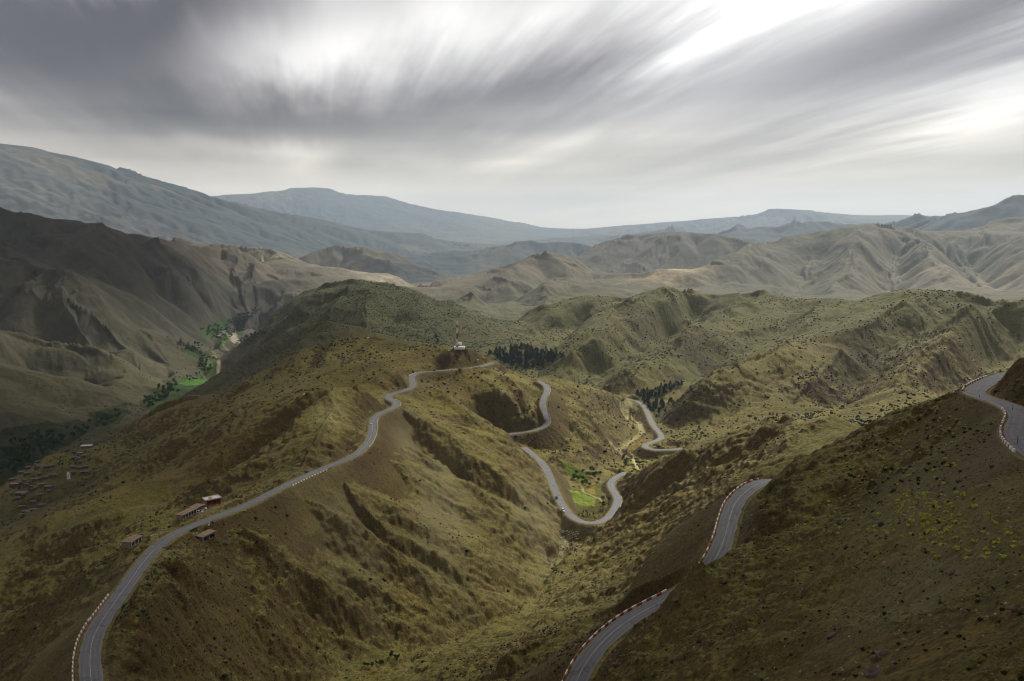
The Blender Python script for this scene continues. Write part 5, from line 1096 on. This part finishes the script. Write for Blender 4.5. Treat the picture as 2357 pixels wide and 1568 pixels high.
def in_photo(poly, n, mind=0.0, seed=0, vis=True):
    rn = random.Random(seed); out = []; us, vs_ = [p[0] for p in poly], [p[1] for p in poly]; tries = 0
    while len(out) < n and tries < n*40:
        tries += 1; u, v = rn.uniform(min(us), max(us)), rn.uniform(min(vs_), max(vs_))
        if not inpoly(np.array([u]), np.array([v]), poly)[0]: continue
        p = cast(u, v)
        if p is None: continue
        if mind and any((p-q).length < mind for q in out): continue
        if near_road(p.x, p.y) < 6: continue
        out.append(p)
    return out
def near_road(x, y):
    a, l = math.atan2(x, y), 0.5*math.log(x*x+y*y); return float(near_d[int(np.clip(np.searchsorted(LR, l), 0, NR-1)), int(np.clip(np.searchsorted(AZ, a), 0, NA-1))])
def wood(kind, poly, n, smin, smax, label, group, mind=2.5, seed=0, cat='tree', sink=.1):
    c = 0
    for p in in_photo(poly, n, mind, seed):
        p.z = zat(p.x, p.y)-sink; plant(kind, p, random.uniform(smin, smax), random.uniform(0, 6.28), label, group, cat); c += 1
    return c
wood('pine', [(1121,819),(1165,806),(1198,796),(1240,808),(1273,809),(1300,826),(1256,843),(1210,853),(1188,853),(1150,835)], 210, 1.0, 1.4, 'dark pine in the wood behind the ridge right of the mast', 'pines of the wood behind the ridge', 3, 1)
wood('pine', [(995,775),(1008,772),(1010,790),(998,790)], 8, .6, .9, 'dark pine in the small clump left of the mast', 'pines left of the mast', 2, 2)
wood('pine', [(1461,907),(1512,900),(1569,882),(1575,888),(1525,912),(1498,925),(1500,965),(1478,925)], 65, .75, 1.15, 'dark tree in the strip above the road by the river bed', 'trees above the road by the river bed', 3, 3)
wood('pine', [(1500,925),(1551,925),(1551,940),(1520,965),(1500,966)], 25, .75, 1.1, 'dark tree in the strip above the road by the river bed', 'trees above the road by the river bed', 3, 4)
wood('broad', [(1575,895),(1600,895),(1605,910),(1580,910)], 5, .6, .9, 'dark bushy tree just right of the tree strip', 'bushy trees right of the tree strip', 2, 5)
for k, (u, v, s_, lb) in enumerate([(1356,874,1.0,'lone dark bushy tree on the slope behind the ridge'),(1690,936,.8,'left bushy tree of the pair high on the green slope'),(1701,941,.9,'right bushy tree of the pair high on the green slope'),(1725,968,1.0,'tall dark tree left of two at the foot of the green slope'),(1739,972,.8,'small dark tree right of two at the foot of the green slope'),(1772,957,.6,'first tiny tree on the crest of the brown ridge'),(1779,958,.55,'second tiny tree on the crest of the brown ridge'),(1788,959,.5,'third tiny tree on the crest of the brown ridge'),(1620,905,.6,'single bush right of the bushy trees'),(1640,918,.6,'single bush halfway up the green slope')]):
    p = cast(u, v)
    if p: p.z = zat(p.x, p.y)-.2; plant('broad' if k < 5 else 'pine', p, s_, k, lb, 'scattered trees on the green slopes')
wood('fresh', [(1318,1098),(1345,1085),(1380,1085),(1392,1100),(1385,1118),(1345,1124),(1325,1118)], 20, .65, .95, 'bright green tree in the clump inside the valley loop', 'trees inside the valley loop', 2.5, 7)
wood('fresh', [(1386,1150),(1402,1150),(1402,1168),(1388,1170)], 4, .6, .8, 'green tree beside the stream at the valley loop', 'trees beside the stream', 2, 8)
wood('fresh', [(1430,1052),(1440,1052),(1448,1078),(1438,1078)], 9, .45, .7, 'green tree in the row above the valley loop', 'row of trees above the valley loop', 2, 9)
wood('broad', [(1330,1178),(1372,1186),(1350,1194),(1325,1190)], 9, .3, .5, 'small bush under the road at the valley loop', 'bushes under the road', 2, 10, 'bush')
G1 = 'trees on the floor of the left valley'
wood('broad', [(325,930),(370,890),(405,880),(412,905),(380,925),(340,945)], 50, 1.2, 1.9, 'dark tree in the grove by the lower green field', G1, 5, 11)
wood('broad', [(425,868),(462,862),(466,880),(440,884)], 9, .9, 1.4, 'dark tree inside the lower green field', G1, 4, 12)
wood('broad', [(462,825),(482,822),(490,860),(470,862),(455,845)], 28, 1.2, 1.8, 'dark tree in the narrow middle of the left valley', G1, 5, 13)
wood('broad', [(425,805),(452,792),(470,798),(450,812)], 16, 1.1, 1.7, 'dark tree left of the yellow green field', G1, 5, 14)
wood('fresh', [(460,762),(480,750),(525,750),(545,765),(525,785),(490,785)], 60, 1.1, 1.8, 'green tree among the far fields of the left valley', G1, 6, 15)
wood('broad', [(527,745),(550,735),(585,715),(600,712),(570,745),(545,765)], 40, 1.4, 2.1, 'dark tree in the belt climbing the hill up the left valley', G1, 6, 16)
wood('broad', [(545,785),(575,775),(600,765),(610,772),(580,790),(555,795)], 22, 1.2, 1.8, 'dark tree in the short belt above the valley track', G1, 6, 17)
wood('broad', [(0,1040),(60,1000),(130,1000),(200,975),(250,960),(290,945),(255,985),(200,1000),(150,1025),(60,1080),(0,1100)], 85, 1.3, 2.1, 'dark tree in the shaded wood below the village', G1, 5, 18)
wood('broad', [(895,1512),(920,1508),(922,1520),(900,1524)], 5, .35, .5, 'green bush in the stream bed at the bottom', 'bushes in the stream bed', 1.5, 19, 'bush')
wood('broad', [(835,1535),(880,1522),(885,1533),(840,1546)], 7, .3, .45, 'green bush in the stream bed at the bottom', 'bushes in the stream bed', 1.5, 20, 'bush')
wood('broad', [(1262,1312),(1275,1312),(1300,1322),(1290,1332),(1268,1325)], 6, .25, .45, 'small bush at the head of the stream bend', 'bushes at the stream bend', 1.5, 21, 'bush')
p = xyz(489, 1219, -168); p.z = zat(p.x, p.y)-.1; plant('broad', p, .4, 1, 'green bush beside the white board across from the stalls', None, 'bush')
for ks, os_ in protos.items():
    for k, o in enumerate(os_):
        if (ks, k) not in used:
            for ch in list(o.children): bpy.data.objects.remove(ch)
            bpy.data.objects.remove(o)
log('trees')
# ------------------------------------------------------------------ scrub, flowers, tufts and stones
t_ = (1+5**.5)/2
ICO_V = np.array([(-1,t_,0),(1,t_,0),(-1,-t_,0),(1,-t_,0),(0,-1,t_),(0,1,t_),(0,-1,-t_),(0,1,-t_),(t_,0,-1),(t_,0,1),(-t_,0,-1),(-t_,0,1)])/math.hypot(1, t_)
ICO_F = np.array([(0,11,5),(0,5,1),(0,1,7),(0,7,10),(0,10,11),(1,5,9),(5,11,4),(11,10,2),(10,7,6),(7,1,8),(3,9,4),(3,4,2),(3,2,6),(3,6,8),(3,8,9),(4,9,5),(2,4,11),(6,2,10),(8,6,7),(9,8,1)])
def blob_mesh(name, P, S_, hgt, material, jag=.35, seed=1, sub=1):
    """one mesh of many small lumpy plants or stones standing at the points P"""
    r_ = np.random.default_rng(seed); n = len(P)
    if sub > 1:
        P = np.repeat(P, sub, 0); s0 = np.repeat(S_, sub); P = P+np.c_[r_.normal(0, .42, (len(P), 2))*s0[:, None], (r_.random(len(P))-.25)*.35*s0]; S_ = s0*r_.uniform(.35, .62, len(P)); n = len(P)
    V = np.tile(ICO_V[None], (n, 1, 1)); V = V*(1+jag*(r_.random((n, 12))[..., None]*2-1)); th = r_.random(n)*6.28
    c_, s_ = np.cos(th)[:, None], np.sin(th)[:, None]; V = np.stack([V[..., 0]*c_-V[..., 1]*s_, V[..., 0]*s_+V[..., 1]*c_, V[..., 2]*hgt+.25*hgt], 2)*S_[:, None, None]/2+P[:, None]
    me = bpy.data.meshes.new(name); V = V.reshape(-1, 3).astype(np.float32); Fc = (ICO_F[None]+np.arange(n)[:, None, None]*12).reshape(-1).astype(np.int32)
    me.vertices.add(len(V)); me.vertices.foreach_set('co', V.ravel()); me.loops.add(len(Fc)); me.loops.foreach_set('vertex_index', Fc)
    me.polygons.add(len(Fc)//3); me.polygons.foreach_set('loop_start', np.arange(0, len(Fc), 3, dtype=np.int32)); me.update(calc_edges=True); me.materials.append(material); return me
def scatter(n, ra, rb, seed, dens, amax=.57):
    r_ = np.random.default_rng(seed); a = r_.uniform(-amax, amax, n); l = r_.uniform(math.log(ra), math.log(rb), n)
    i = np.clip(np.searchsorted(LR, l), 1, NR-1); j = np.clip(np.searchsorted(AZ, a), 1, NA-1)
    keep = (r_.random(n) < dens(i, j, a, l)) & (near_d[i, j] > 5.2); a, l, i, j = a[keep], l[keep], i[keep], j[keep]
    x, y = np.exp(l)*np.sin(a), np.exp(l)*np.cos(a); return np.c_[x, y, zat_n(x, y)], a, l, i, j
VN = .72*smooth(-.5, .7, nB+.4*nA) - .35*smooth(.4, .9, GUL) - 3*LAY
def d_mid(i, j, a, l): return np.clip(VEG[i, j], 0, 1)
P, a, l, i, j = scatter(190000, 900, 2700, 5, lambda i, j, a, l: np.clip(VEG[i, j]*.75+.05, 0, 1)*np.where(a < -.2, .45, 1.0))
r_ = np.random.default_rng(9); sz = np.clip(r_.lognormal(math.log(2.0), .38, len(P)), 1, 4.6)
new_obj('scrub', blob_mesh('scrub', P, sz, .75, OLIVE, .3, 2), kind='stuff', label='dark scrub bushes dotted over the middle hills')
P, a, l, i, j = scatter(110000, 170, 900, 6, lambda i, j, a, l: np.clip(VN[i, j], 0, 1)*.9*np.where(a > .12, smooth(math.log(190), math.log(560), l)*.75+.08, 1.0))
sz = np.clip(r_.lognormal(math.log(.6), .5, len(P)), .25, 2.2)*np.interp(l, [math.log(190), math.log(900)], [.75, 1.5])
new_obj('scrub', blob_mesh('scrub', P, sz, .7, OLIVE, .35, 3), kind='stuff', label='small dark scrub covering the nearer slopes')
P, a, l, i, j = scatter(90000, 45, 520, 7, lambda i, j, a, l: np.clip(.35+.8*vnoise(np.exp(l)*np.sin(a)/9, np.exp(l)*np.cos(a)/9, 77), 0, 1))
new_obj('dry_grass', blob_mesh('dry_grass', P, r_.uniform(.14, .42, len(P))*np.interp(l, [math.log(45), math.log(520)], [.7, 1.9]), .7, TUFT, .5, 4), kind='stuff', label='dry yellow brown tufts over the near slopes')
STONEM = leafm('loose_stone', (.24, .185, .13), .5); PALE = leafm('pale_stone', (.42, .38, .32), .3)
P, a, l, i, j = scatter(26000, 40, 420, 8, lambda i, j, a, l: np.clip(.25+1.1*vnoise(np.exp(l)*np.sin(a)/16, np.exp(l)*np.cos(a)/16, 78), .03, 1))
new_obj('gravel', blob_mesh('gravel', P, np.clip(r_.lognormal(math.log(.22), .5, len(P)), .08, 1.0)*np.interp(l, [math.log(45), math.log(420)], [.7, 1.6]), .6, STONEM, .35, 5), kind='stuff', label='loose brown stones and gravel on the near slopes')
P, a, l, i, j = scatter(1500, 60, 700, 18, lambda i, j, a, l: np.full(len(i), .5))
new_obj('gravel', blob_mesh('gravel', P, r_.uniform(.2, .45, len(P))*np.interp(l, [math.log(60), math.log(700)], [.7, 1.6]), .7, PALE, .3, 6), kind='stuff', label='scattered pale stones on the slopes')
Pb = [];
for q in range(420):
    p = cast(*random.choice([(random.uniform(1415,1450), random.uniform(1030,1050)), (random.uniform(1440,1490), random.uniform(930,1020)), (random.uniform(1290,1330), random.uniform(1225,1275))]))
    if p: Pb.append((p.x, p.y, zat(p.x, p.y)))
Pb = np.array(Pb); new_obj('gravel', blob_mesh('gravel', Pb, r_.uniform(.4, 1.6, len(Pb)), .6, PALE, .35, 11), kind='stuff', label='pale boulders and gravel along the stream bed')
# shrubs one can count on the near slopes
def shrub_proto(seed, mt, name, dens_=26):
    rn = random.Random(seed); m = MB()
    for i in range(dens_):
        a, q = rn.uniform(0, 6.28), .42*math.sqrt(rn.random()); clump(m, (q*math.cos(a), q*math.sin(a), .12+.34*rn.random()*(1-q)), rn.uniform(.14, .24), rn, 4)
    return m.build(name, mt)
def spread(protos_, pts, label, cat, group, s0, s1):
    for k, p in enumerate(pts):
        o = protos_[k % len(protos_)]
        if k >= len(protos_): o = o.copy(); col.objects.link(o)
        s_ = random.uniform(s0, s1); o.location = (p.x, p.y, zat(p.x, p.y)-.05); o.rotation_euler = (random.uniform(-.2, .2), random.uniform(-.2, .2), random.uniform(0, 6.28)); o.scale = (s_, s_, s_*random.uniform(.8, 1.1)); tag(o, label, cat, group)
spread([shrub_proto(60+i, OLIVE, 'dark_shrub') for i in range(4)], in_photo([(1760,1330),(2000,1230),(2357,1100),(2357,1568),(1700,1568),(1620,1450)], 150, 1.0, 30), 'small dark shrub on the bare slope at the lower right', 'shrub', 'dark shrubs on the lower right slope', .3, .75)
spread([shrub_proto(70+i, OLIVE, 'dark_shrub') for i in range(3)], in_photo([(1900,1060),(2190,915),(2290,1010),(2240,1060),(2000,1160)], 110, 1.0, 31), 'dark shrub on the bank below the hairpin road', 'shrub', 'dark shrubs below the hairpin road', .6, 1.6)
spread([shrub_proto(80+i, YEL, 'yellow_shrub') for i in range(4)], in_photo([(2060,1150),(2090,1128),(2190,1140),(2215,1190),(2165,1245),(2110,1215),(2070,1180)], 115, .8, 32), 'yellow green flowering shrub in the dense patch on the right slope', 'shrub', 'yellow flowering shrubs in the dense patch', .45, .95)
spread([shrub_proto(84+i, YEL, 'yellow_shrub') for i in range(3)], in_photo([(1880,1060),(2150,940),(2270,1000),(2180,1100),(2330,1200),(2340,1290),(2160,1290),(1960,1230),(1800,1240),(1850,1150)], 175, 1.0, 33), 'single yellow green shrub scattered over the right slope', 'shrub', 'scattered yellow flowering shrubs', .55, 1.2)
# boulders and outcrops
RK = mat('brown_rock', (.12, .088, .058), .92, vary=.4, scale=.9, bump=.8); RP = mat('pink_rock', (.30, .20, .145), .92, vary=.3, scale=1.1, bump=.8)
def rock(seed, sx, sy, sz_, lumps, mt, name='boulder'):
    rn = np.random.default_rng(seed); m = MB()
    for q in range(lumps):
        c = rn.normal(0, .38, 3)*np.array([sx, sy, 0]) if lumps > 1 else np.zeros(3); k = rn.uniform(.4, .8) if lumps > 1 else 1
        # subdivided, jagged icosahedron
        V = [Vector(v) for v in ICO_V]; Fs = [tuple(f) for f in ICO_F]
        for _ in range(2):
            cache = {}; nf = []
            def mid(a, b):
                kk = (min(a, b), max(a, b))
                if kk not in cache: V.append(((V[a]+V[b])/2).normalized()); cache[kk] = len(V)-1
                return cache[kk]
            for a, b, c3 in Fs: ab, bc, ca3 = mid(a, b), mid(b, c3), mid(c3, a); nf += [(a, ab, ca3), (b, bc, ab), (c3, ca3, bc), (ab, bc, ca3)]
            Fs = nf
        pl = [(Vector(rn.normal(0, 1, 3)).normalized(), rn.uniform(.45, .85)) for _ in range(9)]; out = []
        for v in V:
            v = v.copy()
            for nn, d in pl:
                e = v.dot(nn)
                if e > d: v -= nn*(e-d)
            v *= 1+rn.normal(0, .025); out.append((v.x*sx*k+c[0], v.y*sy*k+c[1], v.z*sz_*k+c[2]+sz_*k*.2))
        m.add(out, Fs)
    return m.build(name, mt)
ROCKS = [(2238,1277,1.5,1.1,1.1,2,RK,'dark boulder standing alone high on the lower right slope'),(2262,1283,.7,.4,.4,1,RP,'flat pink stone right of the lone dark boulder'),(2345,1408,1.1,.8,.8,3,RK,'dark boulder cut by the right edge'),(2085,1257,.8,.6,.5,2,RP,'pink boulder below the yellow shrubs, right of two'),(2035,1302,.9,.7,.6,3,RP,'pink boulder below the yellow shrubs, left of two'),(2000,1345,.45,.3,.3,1,RP,'narrow pale stone lying on the bare slope'),(2062,1398,.35,.25,.2,1,RP,'small pale stone above the dark ledges'),
 (2030,1515,1.5,1.0,.9,7,RK,'jagged rock outcrop near the bottom, upper of two'),(2015,1552,1.4,.9,.8,6,RK,'jagged rock outcrop at the very bottom, lower of two'),(1925,1468,2.4,.8,.5,7,RK,'long dark ledge on the lower right slope'),(2195,1320,1.8,.5,.4,6,RK,'thin dark ledge below the lone boulder'),(1668,1338,1.2,1.0,.8,6,RK,'rough rocks at the near end of the rising road'),(1715,1280,1.3,1.0,.8,3,RP,'rounded pale rock at the foot of the rising road'),(1560,1385,1.6,1.2,.9,7,RK,'rough dark rocks where the lower road disappears'),(1500,1440,1.5,1.0,.9,6,RK,'rough dark rocks on the bank beside the lower road'),(1422,1530,1.6,1.1,1.0,7,RK,'dark rocks at the bottom beside the lower road'),
(2318,884,1.5,1.0,.8,5,RK,'dark rocks low on the cut bank above the hairpin, left group'),(2345,878,1.6,1.0,.9,5,RK,'dark rocks on the cut bank above the hairpin, at the right edge'),(380,1262,1.6,1.1,.9,5,RK,'dark rocks on the bank below the stalls'),(362,1300,1.2,.9,.7,4,RK,'dark rocks on the inner edge of the left road'),(560,1178,2.4,1.0,.8,7,RP,'pale low rocks on the road edge right of the pink shop'),(700,1086,3.6,2.0,1.6,7,RK,'dark rocks on the bank above the straight road'),(690,1072,3.0,1.8,1.0,5,RP,'pale flat rocks on the bank above the straight road')]
for k, (u, v, sx, sy, sz_, lm, mt, lb) in enumerate(ROCKS):
    p = cast(u, v)
    if p is None: continue
    o = rock(200+k, sx, sy, sz_, lm, mt, 'boulder' if lm < 5 else 'rock_outcrop'); o.location = (p.x, p.y, zat(p.x, p.y)-sz_*.15); o.rotation_euler = (0, 0, .5+.3*math.sin(k)); tag(o, lb, 'rock', 'rocks on the near slopes')
log('plants')
make_terrain(); make_haze(); log('done')
